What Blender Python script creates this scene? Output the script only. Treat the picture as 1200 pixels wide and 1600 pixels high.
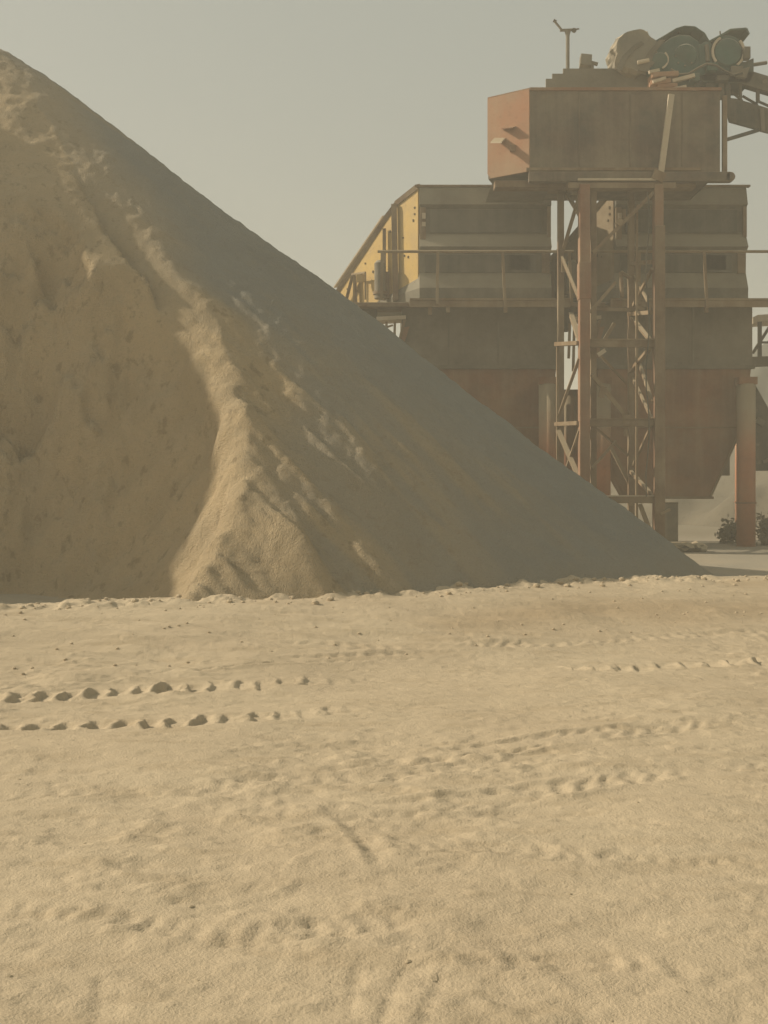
import bpy, bmesh, math, random
import numpy as np
from mathutils import Vector, Matrix
R = math.radians
random.seed(7)
for o in list(bpy.data.objects):
    bpy.data.objects.remove(o)
scene = bpy.context.scene
COL = scene.collection

# ------------------------------------------------------------------ camera
F, HZ, CH = 1700.0, 770.0, 1.7            # focal (photo px), horizon row, eye height
cam = bpy.data.cameras.new('camera')
cam.sensor_fit = 'VERTICAL'; cam.sensor_height = 36.0
cam.lens = F / 1600.0 * 36.0
cam.shift_y = -(800 - HZ) / 1600.0
cam.clip_start = 0.1; cam.clip_end = 2000
camo = bpy.data.objects.new('camera', cam); COL.objects.link(camo)
camo.location = (0, 0, CH); camo.rotation_euler = (R(90), 0, 0)
scene.camera = camo

# ------------------------------------------------------------------ light
SUN_EL, SUN_AZ = R(32.5), R(-80)            # azimuth from +Y towards +X
sv = Vector((math.sin(SUN_AZ) * math.cos(SUN_EL), math.cos(SUN_AZ) * math.cos(SUN_EL), math.sin(SUN_EL)))
world = bpy.data.worlds.new('World'); scene.world = world; world.use_nodes = True
wn = world.node_tree; wn.nodes.clear()
sky = wn.nodes.new('ShaderNodeTexSky'); sky.sky_type = 'NISHITA'; sky.sun_disc = False
sky.sun_elevation = SUN_EL; sky.sun_rotation = SUN_AZ
sky.air_density = 1.0; sky.dust_density = 8.0; sky.ozone_density = 1.0
mixw = wn.nodes.new('ShaderNodeMix'); mixw.data_type = 'RGBA'; mixw.inputs[0].default_value = 0.82
mixw.inputs[7].default_value = (2.95, 3.16, 2.72, 1)       # dust-laden white sky
bg = wn.nodes.new('ShaderNodeBackground'); bg.inputs[1].default_value = 0.10
wo = wn.nodes.new('ShaderNodeOutputWorld')
wn.links.new(sky.outputs[0], mixw.inputs[6]); wn.links.new(mixw.outputs[2], bg.inputs[0]); wn.links.new(bg.outputs[0], wo.inputs[0])
sl = bpy.data.lights.new('sun', 'SUN'); sl.energy = 4.9; sl.angle = R(0.9); sl.color = (1.0, 0.87, 0.68)
so = bpy.data.objects.new('sun', sl); COL.objects.link(so)
so.rotation_euler = (-sv).to_track_quat('-Z', 'Y').to_euler()
so.location = (-20, 10, 25)
scene.view_settings.view_transform = 'Standard'; scene.view_settings.look = 'None'
scene.view_settings.exposure = 0.25; scene.view_settings.gamma = 1.0
scene.render.engine = 'CYCLES'
scene.cycles.use_denoising = True
scene.cycles.max_bounces = 6; scene.cycles.volume_bounces = 1
scene.cycles.sample_clamp_indirect = 4

# ------------------------------------------------------------------ helpers
def P(px, py, Y):
    return Vector(((px - 600) / F * Y, Y, CH - (py - HZ) / F * Y))
def PX(px, Y): return (px - 600) / F * Y
def PZ(py, Y): return CH - (py - HZ) / F * Y

class Noise2:
    """tileable value noise on a random lattice, smooth interpolation"""
    def __init__(s, seed, n=256):
        s.n = n; s.g = np.random.RandomState(seed).rand(n, n) * 2 - 1
    def __call__(s, x, y):
        xi = np.floor(x).astype(int); yi = np.floor(y).astype(int)
        fx = x - xi; fy = y - yi
        fx = fx * fx * fx * (fx * (fx * 6 - 15) + 10); fy = fy * fy * fy * (fy * (fy * 6 - 15) + 10)
        n = s.n; g = s.g
        a = g[xi % n, yi % n]; b = g[(xi + 1) % n, yi % n]; c = g[xi % n, (yi + 1) % n]; d = g[(xi + 1) % n, (yi + 1) % n]
        return (a * (1 - fx) + b * fx) * (1 - fy) + (c * (1 - fx) + d * fx) * fy
    def fbm(s, x, y, octaves=4, gain=0.5):
        t = 0; a = 1.0
        for k in range(octaves):
            t = t + a * s(x * 2 ** k + 17.3 * k, y * 2 ** k + 5.1 * k); a *= gain
        return t
def sstep(a, b, t):
    u = np.clip((t - a) / (b - a), 0, 1); return u * u * (3 - 2 * u)

class MB:
    """collects primitives, then links them as ONE mesh object"""
    def __init__(s): s.v = []; s.f = []; s.g = []
    def add(s, vs, fs):
        n = len(s.v); s.g.append((n, len(s.f), len(vs), len(fs))); s.v += [Vector(v) for v in vs]; s.f += [tuple(i + n for i in f) for f in fs]; return s
    def box(s, c, size, rz=0.0, rx=0.0, ry=0.0):
        m = Matrix.Rotation(rz, 3, 'Z') @ Matrix.Rotation(ry, 3, 'Y') @ Matrix.Rotation(rx, 3, 'X')
        hx, hy, hz = [q / 2 for q in size]; c = Vector(c)
        vs = [c + m @ Vector((sx * hx, sy * hy, sz * hz)) for sz in (-1, 1) for sy in (-1, 1) for sx in (-1, 1)]
        return s.add(vs, [(0, 2, 3, 1), (4, 5, 7, 6), (0, 1, 5, 4), (2, 6, 7, 3), (0, 4, 6, 2), (1, 3, 7, 5)])
    def beam(s, a, b, w, d, up=None):
        """rectangular bar: w across in the picture plane, d in depth"""
        a = Vector(a); b = Vector(b); ax = (b - a).normalized()
        ref = Vector((0, 1, 0)) if abs(ax.y) < 0.9 else Vector((0, 0, 1))
        u = ax.cross(ref).normalized(); v = ax.cross(u).normalized()
        vs = [p + u * (i * w / 2) + v * (j * d / 2) for p in (a, b) for i, j in ((-1, -1), (1, -1), (1, 1), (-1, 1))]
        return s.add(vs, [(3, 2, 1, 0), (4, 5, 6, 7), (0, 1, 5, 4), (1, 2, 6, 5), (2, 3, 7, 6), (3, 0, 4, 7)])
    def angle(s, a, b, w, t=0.012):
        """L-section bar"""
        a = Vector(a); b = Vector(b); ax = (b - a).normalized()
        ref = Vector((0, 1, 0)) if abs(ax.y) < 0.9 else Vector((0, 0, 1))
        u = ax.cross(ref).normalized(); v = ax.cross(u).normalized()
        s.beam(a, b, w, t)
        o = u * (w / 2 - t / 2) + v * (-(w / 2 + t / 2) if v.y < 0 else (w / 2 + t / 2))
        return s.beam(a + o, b + o, t, w)
    def tube(s, a, b, r, r2=None, n=16, cap=True):
        a = Vector(a); b = Vector(b); r2 = r if r2 is None else r2; ax = (b - a).normalized()
        ref = Vector((0, 0, 1)) if abs(ax.z) < 0.9 else Vector((1, 0, 0))
        u = ax.cross(ref).normalized(); v = ax.cross(u)
        vs = []
        for p, rr in ((a, r), (b, r2)):
            for k in range(n):
                t = 2 * math.pi * k / n; vs.append(p + u * (rr * math.cos(t)) + v * (rr * math.sin(t)))
        fs = [(k, (k + 1) % n, n + (k + 1) % n, n + k) for k in range(n)]
        if cap: fs += [tuple(range(n - 1, -1, -1)), tuple(range(n, 2 * n))]
        return s.add(vs, fs)
    def prism(s, pts, off):
        """polygon pts (3D) extruded by vector off"""
        n = len(pts); pts = [Vector(p) for p in pts]; off = Vector(off)
        return s.add(pts + [p + off for p in pts],
                     [tuple(range(n)), tuple(range(2 * n - 1, n - 1, -1))] + [(k, n + k, n + (k + 1) % n, (k + 1) % n) for k in range(n)])
    def loft(s, rings, closed=True, caps=True):
        n = len(rings[0]); vs = [p for r in rings for p in r]; fs = []
        for i in range(len(rings) - 1):
            for k in range(n if closed else n - 1):
                fs.append((i * n + k, i * n + (k + 1) % n, (i + 1) * n + (k + 1) % n, (i + 1) * n + k))
        if caps: fs += [tuple(range(n - 1, -1, -1)), tuple((len(rings) - 1) * n + k for k in range(n))]
        return s.add(vs, fs)
    def build(s, name, mat, parent=None, origin=None, bevel=0.0, smooth=False, label=None, split=True):
        if split and len(s.g) > 1:                  # primitives that do not touch become parts of their own
            bb = [([min(v[i] for v in s.v[a:a + c]) - 0.012 for i in range(3)], [max(v[i] for v in s.v[a:a + c]) + 0.012 for i in range(3)]) for a, f, c, d in s.g]
            lab = list(range(len(bb)))
            for i in range(len(bb)):
                for j in range(i):
                    if all(bb[i][0][k] <= bb[j][1][k] and bb[j][0][k] <= bb[i][1][k] for k in range(3)) and lab[i] != lab[j]:
                        old, new = lab[i], lab[j]; lab = [new if q == old else q for q in lab]
            if len(set(lab)) > 1:
                out = []
                for L in sorted(set(lab)):
                    mb = MB()
                    for (a, f, c, d), q in zip(s.g, lab):
                        if q == L: mb.add(s.v[a:a + c], [tuple(i - a for i in fc) for fc in s.f[f:f + d]])
                    out.append(mb.build(name, mat, parent, origin, bevel, smooth, label, False))
                return out[0]
        org = Vector(origin) if origin is not None else (Vector(parent.get('_o', (0, 0, 0))) if parent else Vector((0, 0, 0)))
        me = bpy.data.meshes.new(name)
        me.from_pydata([tuple(v - org) for v in s.v], [], s.f)
        bm = bmesh.new(); bm.from_mesh(me); bmesh.ops.recalc_face_normals(bm, faces=bm.faces); bm.to_mesh(me); bm.free()
        if smooth:
            me.polygons.foreach_set('use_smooth', [True] * len(me.polygons))
        me.materials.append(mat)
        o = bpy.data.objects.new(name, me); COL.objects.link(o)
        if parent is not None:
            o.parent = parent; o['_o'] = tuple(org)
        elif origin is not None:
            o.location = org
        if bevel:
            b = o.modifiers.new('bevel', 'BEVEL'); b.width = bevel; b.segments = 2; b.limit_method = 'ANGLE'
        if label: o['label'] = label
        return o
def tag(o, label=None, cat=None, group=None, kind=None):
    if label: o['label'] = label
    if cat: o['category'] = cat
    if group: o['group'] = group
    if kind: o['kind'] = kind
    return o
def thing(name, loc, label, cat, group=None):
    o = bpy.data.objects.new(name, None); COL.objects.link(o); o.location = loc; o.empty_display_size = 0.3
    o['_o'] = tuple(loc)
    return tag(o, label, cat, group)
def copy_tree(o, parent=None):
    c = o.copy(); COL.objects.link(c)
    if parent is not None: c.parent = parent
    for ch in list(o.children): copy_tree(ch, c)
    return c

# ------------------------------------------------------------------ materials
def N(nt, t, **kw):
    n = nt.nodes.new(t)
    for k, v in kw.items(): setattr(n, k, v)
    return n
def mat_base(name, rough=0.9):
    m = bpy.data.materials.new(name); m.use_nodes = True; nt = m.node_tree
    b = nt.nodes['Principled BSDF']; b.inputs['Roughness'].default_value = rough
    b.inputs['Specular IOR Level'].default_value = 0.2
    return m, nt, b
def mixc(nt, fac, a, b):
    m = N(nt, 'ShaderNodeMix', data_type='RGBA')
    for sock, val in ((0, fac), (6, a), (7, b)):
        if hasattr(val, 'is_linked') or hasattr(val, 'links'): nt.links.new(val, m.inputs[sock])
        elif sock: m.inputs[sock].default_value = (*val, 1)
        else: m.inputs[0].default_value = val
    return m.outputs[2]
def ramp(nt, sock, a, b, lo=0.0, hi=1.0):
    m = N(nt, 'ShaderNodeMapRange'); m.inputs[1].default_value = a; m.inputs[2].default_value = b
    m.inputs[3].default_value = lo; m.inputs[4].default_value = hi
    nt.links.new(sock, m.inputs[0]); return m.outputs[0]
def noise(nt, co, scale, detail=4, rough=0.55, stretch=None, w=None):
    t = N(nt, 'ShaderNodeTexNoise', noise_dimensions='4D' if w is not None else '3D')
    t.inputs['Scale'].default_value = scale; t.inputs['Detail'].default_value = detail; t.inputs['Roughness'].default_value = rough
    if stretch:
        mp = N(nt, 'ShaderNodeMapping'); mp.inputs['Scale'].default_value = stretch
        nt.links.new(co, mp.inputs[0]); co = mp.outputs[0]
    nt.links.new(co, t.inputs['Vector'])
    if w is not None: nt.links.new(w, t.inputs['W'])
    return t.outputs['Fac']
def bump(nt, b, h, strength, dist):
    n = N(nt, 'ShaderNodeBump'); n.inputs['Strength'].default_value = strength; n.inputs['Distance'].default_value = dist
    nt.links.new(h, n.inputs['Height']); nt.links.new(n.outputs[0], b.inputs['Normal'])
def mth(nt, op, a, b):
    m = N(nt, 'ShaderNodeMath', operation=op, use_clamp=True)
    for i, v in enumerate((a, b)):
        if hasattr(v, 'links'): nt.links.new(v, m.inputs[i])
        else: m.inputs[i].default_value = v
    return m.outputs[0]
DUST = (0.34, 0.28, 0.19)
def dusty(name, base, second=None, dust=0.35, streak=0.5, dustcol=DUST, rough=0.85):
    """painted / rusty steel with rust patches, vertical run-off streaks and stone dust on everything that faces up"""
    m, nt, b = mat_base(name, rough)
    tc = N(nt, 'ShaderNodeTexCoord'); co = tc.outputs['Object']
    oi = N(nt, 'ShaderNodeObjectInfo'); w = N(nt, 'ShaderNodeMath', operation='MULTIPLY'); w.inputs[1].default_value = 30
    nt.links.new(oi.outputs['Random'], w.inputs[0]); w = w.outputs[0]
    second = second or tuple(c * 0.55 for c in base)
    n1 = noise(nt, co, 1.3, 5, 0.62, None, w)
    c = mixc(nt, ramp(nt, n1, 0.38, 0.62), base, second)
    n2 = noise(nt, co, 1.0, 4, 0.6, (3.2, 3.2, 0.22), w)
    c = mixc(nt, ramp(nt, n2, 0.45, 0.72, 0, streak), c, dustcol)
    n4 = noise(nt, co, 9.0, 3, 0.6, None, w)
    c = mixc(nt, ramp(nt, n4, 0.55, 0.75, 0, 0.35), c, tuple(q * 0.5 for q in base))
    ge = N(nt, 'ShaderNodeNewGeometry'); sp = N(nt, 'ShaderNodeSeparateXYZ'); nt.links.new(ge.outputs['Normal'], sp.inputs[0])
    up = ramp(nt, sp.outputs[2], 0.15, 0.6)
    n3 = noise(nt, co, 0.8, 6, 0.65, None, w)
    d = mth(nt, 'ADD', ramp(nt, n3, 0.38, 0.66, 0, dust * 1.7), up)
    c = mixc(nt, d, c, dustcol)
    nt.links.new(c, b.inputs['Base Color'])
    bump(nt, b, noise(nt, co, 14, 5, 0.6, None, w), 0.35, 0.02)
    return m
M = {}
M['rust'] = dusty('rusty_steel', (0.24, 0.112, 0.058), (0.155, 0.080, 0.047), 0.24, 0.32)
M['rust_red'] = dusty('red_oxide_paint', (0.25, 0.115, 0.068), (0.17, 0.09, 0.058), 0.25, 0.3)
M['bin_plate'] = dusty('dark_bin_plate', (0.105, 0.075, 0.058), (0.085, 0.075, 0.060), 0.25, 0.3)
M['orange_plate'] = dusty('orange_plate', (0.34, 0.17, 0.10), (0.30, 0.18, 0.115), 0.3, 0.25)
M['leg_paint'] = dusty('orange_leg_paint', (0.42, 0.17, 0.085), (0.34, 0.15, 0.085), 0.15, 0.15)
M['dust_plate'] = dusty('dust_caked_plate', (0.105, 0.098, 0.075), (0.145, 0.125, 0.095), 0.3, 0.2, (0.26, 0.235, 0.18))
M['housing'] = dusty('housing_steel', (0.095, 0.092, 0.074), (0.135, 0.120, 0.09), 0.3, 0.3, (0.27, 0.245, 0.185))
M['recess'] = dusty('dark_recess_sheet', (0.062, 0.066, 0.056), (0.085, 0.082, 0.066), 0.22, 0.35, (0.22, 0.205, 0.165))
M['yellow'] = dusty('yellow_paint', (0.52, 0.36, 0.12), (0.44, 0.31, 0.13), 0.2, 0.3)
M['frame'] = dusty('brown_frame_steel', (0.15, 0.095, 0.055), (0.11, 0.07, 0.045), 0.35, 0.4)
M['rail'] = dusty('rail_steel', (0.20, 0.135, 0.075), (0.15, 0.10, 0.06), 0.35, 0.4)
M['teal'] = dusty('green_motor_paint', (0.050, 0.115, 0.098), (0.045, 0.085, 0.078), 0.15, 0.12, (0.24, 0.24, 0.2))
M['teal_dark'] = dusty('dark_green_bed', (0.045, 0.072, 0.066), (0.04, 0.055, 0.052), 0.2, 0.2, (0.2, 0.2, 0.17))
M['pulley_dust'] = dusty('pulley_dust_crust', (0.145, 0.14, 0.115), (0.20, 0.185, 0.15), 0.35, 0.2)
M['dark'] = dusty('dark_machine_steel', (0.055, 0.06, 0.055), (0.04, 0.045, 0.042), 0.2, 0.2)
M['shaded_side'] = dusty('shade_tinted_side_paint', (0.20, 0.145, 0.085), (0.15, 0.11, 0.07), 0.35, 0.3)  # yellow side wall browned, its shade put into the base colour
M['pale'] = dusty('pale_sheet', (0.55, 0.47, 0.36), (0.48, 0.42, 0.33), 0.3, 0.2)
M['hole'] = dusty('bolt_steel', (0.10, 0.075, 0.04), None, 0.05, 0.1)
M['concrete'] = dusty('grey_concrete', (0.12, 0.115, 0.095), (0.10, 0.095, 0.08), 0.3, 0.3)

def heap_mat(name, grey, fresh, pale, far=False):
    m, nt, b = mat_base(name, 0.95)
    tc = N(nt, 'ShaderNodeTexCoord'); co = tc.outputs['Object']
    at = N(nt, 'ShaderNodeAttribute', attribute_name='fresh')
    n1 = noise(nt, co, 0.55, 6, 0.6)
    n2 = noise(nt, co, 3.0, 6, 0.65)
    c = mixc(nt, ramp(nt, n1, 0.35, 0.7, 0, 0.55), grey, tuple(q * 0.82 for q in grey))
    f = mth(nt, 'MULTIPLY', at.outputs['Fac'], ramp(nt, n1, 0.2, 0.6, 0.75, 1.0))
    c = mixc(nt, f, c, fresh)
    c = mixc(nt, ramp(nt, n2, 0.52, 0.78, 0, 0.45), c, pale)
    mo = noise(nt, co, 1.6, 5, 0.65, (1.0, 1.0, 0.45)); m2 = noise(nt, co, 5.5, 4, 0.6, (1.0, 1.0, 0.6))
    c = mixc(nt, mth(nt, 'MULTIPLY', at.outputs['Fac'], ramp(nt, mo, 0.46, 0.62, 0, 0.38)), c, tuple(q * 0.72 for q in fresh))
    c = mixc(nt, mth(nt, 'MULTIPLY', at.outputs['Fac'], ramp(nt, m2, 0.57, 0.66, 0, 0.6)), c, tuple(q * 0.55 for q in fresh))
    n3 = noise(nt, co, 30.0, 3, 0.7)
    c = mixc(nt, ramp(nt, n3, 0.5, 0.8, 0, 0.3), c, tuple(q * 0.5 for q in grey))
    nt.links.new(c, b.inputs['Base Color'])
    if not far:
        h = mth(nt, 'ADD', ramp(nt, noise(nt, co, 7.0, 8, 0.7), 0.2, 0.8, 0, 0.7), ramp(nt, noise(nt, co, 45.0, 3, 0.6), 0.3, 0.7, 0, 0.3))
        bump(nt, b, h, 0.75, 0.13)
    return m
M['heap'] = heap_mat('granite_dust', (0.295, 0.293, 0.262), (0.49, 0.38, 0.232), (0.34, 0.295, 0.215))
M['far_heap'] = heap_mat('far_stone', (0.095, 0.097, 0.082), (0.135, 0.115, 0.08), (0.13, 0.12, 0.10), True)

def ground_mat():
    m, nt, b = mat_base('dry_sandy_earth', 0.97)
    tc = N(nt, 'ShaderNodeTexCoord'); co = tc.outputs['Object']
    n1 = noise(nt, co, 0.35, 5, 0.6); n2 = noise(nt, co, 1.5, 7, 0.66, (1.0, 2.6, 1.0)); n3 = noise(nt, co, 14.0, 5, 0.65); n4 = noise(nt, co, 70, 3, 0.6)
    c = mixc(nt, ramp(nt, n1, 0.35, 0.65), (0.455, 0.378, 0.265), (0.42, 0.342, 0.237))
    c = mixc(nt, ramp(nt, n2, 0.50, 0.66, 0, 0.6), c, (0.35, 0.28, 0.185))
    c = mixc(nt, ramp(nt, n3, 0.54, 0.74, 0, 0.40), c, (0.52, 0.43, 0.30))
    c = mixc(nt, ramp(nt, n4, 0.60, 0.75, 0, 0.35), c, (0.25, 0.195, 0.125))
    at = N(nt, 'ShaderNodeAttribute', attribute_name='grey')
    c = mixc(nt, at.outputs['Fac'], c, (0.27, 0.248, 0.20))
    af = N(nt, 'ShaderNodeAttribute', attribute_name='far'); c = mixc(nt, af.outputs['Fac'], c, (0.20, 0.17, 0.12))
    ad = N(nt, 'ShaderNodeAttribute', attribute_name='tan_band'); c = mixc(nt, ad.outputs['Fac'], c, (0.34, 0.26, 0.165))
    nt.links.new(c, b.inputs['Base Color'])
    h = mth(nt, 'ADD', ramp(nt, noise(nt, co, 11, 8, 0.68), 0.2, 0.8, 0, 0.75), ramp(nt, n4, 0.3, 0.7, 0, 0.25))
    bump(nt, b, h, 0.45, 0.03)
    return m
M['ground'] = ground_mat()

# ------------------------------------------------------------------ ground height
n_a, n_b, n_c = Noise2(1), Noise2(2), Noise2(3)
def crest_y(x): return np.interp(x, [-30, -4.4, 0, 2.8, 5.9, 40], [9.5, 12.5, 14.4, 16.0, 16.9, 19.0])
def g_base(x, y):
    t = y - crest_y(x)
    front = 0.385 * sstep(-5.2, 0.0, t) ** 1.2
    back = 0.385 - 0.22 * sstep(0.1, 2.0, t)
    z = np.where(t < 0, front, back)
    return z + 0.07 * sstep(22, 28, y)
def ray_ground(px, py):
    Y = CH * F / max(py - HZ, 5.0)
    for _ in range(30):
        z = float(g_base(np.array((px - 600) / F * Y), np.array(Y)))
        Y = 0.5 * Y + 0.5 * (CH - z) * F / max(py - HZ, 5.0)
    return (px - 600) / F * Y, Y

def make_ground():
    xs = np.concatenate([-np.geomspace(5.2, 420, 40)[::-1] , np.arange(-5.17, 5.2, 0.019), np.geomspace(5.21, 420, 40)])
    ys = np.concatenate([-np.geomspace(0.5, 100, 16)[::-1] + 2.6, np.arange(2.7, 7.0, 0.022), np.arange(7.0, 10.4, 0.02), np.arange(10.4, 12.0, 0.035), np.arange(12.0, 18, 0.045), np.geomspace(18.1, 480, 60)])
    X, Y = np.meshgrid(xs, ys)
    Z = g_base(X, Y)
    near = sstep(30, 16, Y) * sstep(12, 6, np.abs(X))
    # broad unevenness, then lumps stretched along the driving direction, then clods
    Z += 0.022 * n_a.fbm(X * 0.5, Y * 0.5, 3) * near
    Z += 0.012 * n_b.fbm(X * 1.1 + Y * 0.2, Y * 2.2, 4) * near
    lum = n_c.fbm(X * 4.0, Y * 7.0, 4, 0.6)
    patch = sstep(0.0, 0.7, n_a(X * 0.45 + 9, Y * 0.6 + 3) + 0.25)
    Z += 0.013 * np.maximum(lum - 0.1, -0.25) * near * (0.25 + patch)
    Z += 0.005 * np.maximum(n_a.fbm(X * 8 + 3, Y * 13, 3, 0.6), -0.2) * near * sstep(-0.1, 0.5, n_b(X * 0.9, Y * 1.3 + 8))
    cr = n_c.fbm(X * 1.9 + 0.5 * Y + 31, Y * 4.2 + 7, 4, 0.62)
    Z -= 0.008 * sstep(0.22, 0.34, cr) * near * (0.4 + 0.6 * sstep(9.5, 7.0, Y))
    c2 = n_b.fbm(X * 4.3 + 11, Y * 9.0 - 0.8 * X, 4, 0.62)
    Z -= 0.005 * sstep(0.38, 0.50, c2) * near
    # crumbly crest of the windrow
    tc = Y - crest_y(X)
    Z += 0.055 * np.maximum(n_b.fbm(X * 3, Y * 3, 4, 0.6), -0.3) * np.exp(-(tc / 0.45) ** 2)
    Z += 0.03 * n_c.fbm(X * 0.9 + 40, Y * 3.0, 3) * np.exp(-((tc + 2.2) / 1.4) ** 2)
    def pit(x0, y0, wx, wy, dep, rim, rot=0.0, asym=1.0):
        s = (np.abs(X - x0) < 4 * wx) & (np.abs(Y - y0) < 4 * wy)
        dx = X[s] - x0; dy = Y[s] - y0
        u = (dx * math.cos(rot) + dy * math.sin(rot)) / wx; v = (-dx * math.sin(rot) + dy * math.cos(rot)) / wy
        q = (np.abs(u) ** 3 + np.abs(v) ** 3)
        Z[s] -= dep * np.exp(-q) * (1.0 - 0.35 * np.tanh(u * 1.2) * asym)
        Z[s] += rim * np.exp(-(((u + 1.35) / 0.45) ** 2 + (v / 1.05) ** 2))
    def lug(x0, y0, wx, wy, dep, rim, rot):
        s = (np.abs(X - x0) < 5 * wx) & (np.abs(Y - y0) < 3 * wy)
        dx = X[s] - x0; dy = Y[s] - y0
        v = (-dx * math.sin(rot) + dy * math.cos(rot)) / wy; u = (dx * math.cos(rot) + dy * math.sin(rot)) / wx + 0.25 * n_c(X[s] * 14, Y[s] * 14)
        ms = sstep(1.15, 0.8, np.abs(v) * (1 + 0.35 * u))
        Z[s] -= dep * ms * sstep(-0.12, 0.05, u) * np.clip(1.0 - 0.75 * u, 0, 1)
        Z[s] += rim * np.exp(-((u + 0.28) / 0.24) ** 2) * sstep(1.3, 0.5, np.abs(v))
    rnd = random.Random(3)
    rowA = [(-25, 1094), (20, 1092), (60, 1090), (100, 1088), (138, 1083), (175, 1080), (213, 1079), (250, 1076), (292, 1075), (330, 1073), (374, 1071), (408, 1071), (440, 1067), (478, 1065), (515, 1063), (552, 1061)]
    rowB = [(-35, 1140), (8, 1138), (50, 1136), (92, 1136), (137, 1134), (183, 1132), (225, 1132), (265, 1132), (310, 1128), (348, 1124), (392, 1120), (433, 1116), (470, 1115), (510, 1108), (545, 1106)]
    rowC = [(888, 1045), (927, 1046), (962, 1044), (997, 1044), (1032, 1041), (1069, 1039), (1105, 1038), (1140, 1035), (1182, 1033), (1218, 1032)]
    for row, d0 in ((rowA, 0.044), (rowB, 0.037), (rowC, 0.037)):
        for i, (px, py) in enumerate(row):
            x0, y0 = ray_ground(px + rnd.uniform(-3, 3), py + rnd.uniform(-1, 1))
            fade = 1.0 if row is rowC else max(0.12, 1 - max(0, i - 8) / 7.5)
            k = rnd.uniform(0.7, 1.15) * fade
            lug(x0, y0, 0.125 * rnd.uniform(0.85, 1.2), 0.14 * rnd.uniform(0.7, 1.25), d0 * k, 0.024 * k * rnd.uniform(0.4, 1.4), rnd.uniform(-0.25, 0.25))
    def rut(pts, wid, dep, rim, seed):
        dep *= 0.8; rim *= 0.8
        wp = [ray_ground(*p) for p in pts]
        for i in range(len(wp) - 1):
            (xa, ya), (xb, yb) = wp[i], wp[i + 1]
            L = math.hypot(xb - xa, yb - ya); m = max(2, int(L / 0.13)); a = math.atan2(yb - ya, xb - xa)
            for k in range(m):
                r2 = rnd.random()
                if r2 < 0.4: continue
                t = k / m; x0 = xa + (xb - xa) * t; y0 = ya + (yb - ya) * t + rnd.uniform(-0.4, 0.4) * wid
                s = (np.abs(X - x0) < 0.6) & (np.abs(Y - y0) < 5 * wid + 0.6)
                dx = X[s] - x0; dy = Y[s] - y0
                u = (dx * math.cos(a) + dy * math.sin(a)) / (0.05 + 0.08 * r2); v = (-dx * math.sin(a) + dy * math.cos(a)) / wid
                Z[s] += -dep * (0.4 + r2) * np.exp(-(u * u + v * v)) + rim * r2 * np.exp(-(u * u + ((v + 1.6) / 0.7) ** 2)) + rim * 0.7 * np.exp(-(u * u + ((v - 1.7) / 0.8) ** 2))
    def track(pts, wid, dep, pitch, seed, skew=0.5, by_y=False):
        """a wheel's shallow band: pressed floor, broken tread bars, low ragged shoulders"""
        wp = sorted(ray_ground(*p) for p in pts) if not by_y else sorted((ray_ground(*p)[::-1] for p in pts))
        ax = [p[0] for p in wp]; ay = [p[1] for p in wp]
        U, W = (X, Y) if not by_y else (Y, X)
        s = (U > ax[0] - 0.3) & (U < ax[-1] + 0.3)
        c = np.interp(U[s], ax, ay) + 0.05 * n_a(U[s] * 1.1, U[s] * 0 + seed)
        v = (W[s] - c) / wid; u = U[s]
        ends = sstep(ax[0] - 0.3, ax[0] + 0.4, u) * sstep(ax[-1] + 0.3, ax[-1] - 0.4, u)
        msk = sstep(-0.15, 0.45, n_b(u * 1.5 + seed, v * 0.8) + 0.25) * ends
        inside = sstep(1.05, 0.75, np.abs(v))
        bars = np.sin(2 * math.pi * (u / pitch + skew * np.abs(v)) + 3.4 * n_c(u * 1.6, v) + 1.5 * n_a(u * 5, v * 3)) * inside
        dep = dep * 0.72
        Z[s] += msk * (-0.5 * dep * inside + dep * 0.55 * np.clip(bars, -0.6, 0.6)) + dep * 0.7 * msk * np.exp(-((np.abs(v) - 1.2) / 0.22) ** 2) * (0.5 + 0.8 * np.abs(n_c(u * 6, v * 2 + seed)))
    track([(400, 1196), (640, 1182), (760, 1167), (900, 1150), (1040, 1134), (1230, 1112)], 0.17, 0.030, 0.17, 1)
    track([(560, 1258), (760, 1242), (900, 1224), (1050, 1204), (1230, 1184)], 0.16, 0.030, 0.16, 2)
    track([(-20, 1240), (200, 1232), (420, 1215), (640, 1205), (900, 1180)], 0.12, 0.018, 0.15, 7)
    track([(-20, 1072), (160, 1062), (340, 1042), (440, 1030), (660, 1022)], 0.16, 0.035, 0.19, 3)
    track([(420, 1006), (640, 1010), (860, 1006), (1230, 985)], 0.16, 0.028, 0.18, 4)
    track([(600, 1318), (760, 1325), (900, 1340), (1080, 1352), (1230, 1350)], 0.10, 0.022, 0.11, 8)
    track([(-20, 1405), (150, 1420), (380, 1452), (520, 1448), (640, 1440)], 0.10, 0.020, 0.11, 9)
    track([(690, 1500), (900, 1500), (1000, 1500), (1100, 1516), (1230, 1524)], 0.12, 0.024, 0.17, 10, 0.9)
    track([(530, 1268), (560, 1290), (592, 1335), (620, 1390), (640, 1460)], 0.04, 0.014, 0.08, 6, 0.4, True)
    track([(360, 1420), (400, 1380), (470, 1330), (520, 1300), (545, 1285)], 0.07, 0.015, 0.10, 12)
    rut([(530, 1268), (560, 1290), (600, 1350)], 0.05, 0.008, 0.012, 6)
    # mound of loose earth beside the track
    x0, y0 = ray_ground(128, 1062); s = (np.abs(X - x0) < 1.5) & (np.abs(Y - y0) < 1.5)
    Z[s] += 0.06 * np.exp(-(((X[s] - x0 + 0.1) / 0.26) ** 2 + ((Y[s] - y0) / 0.2) ** 2))
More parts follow.
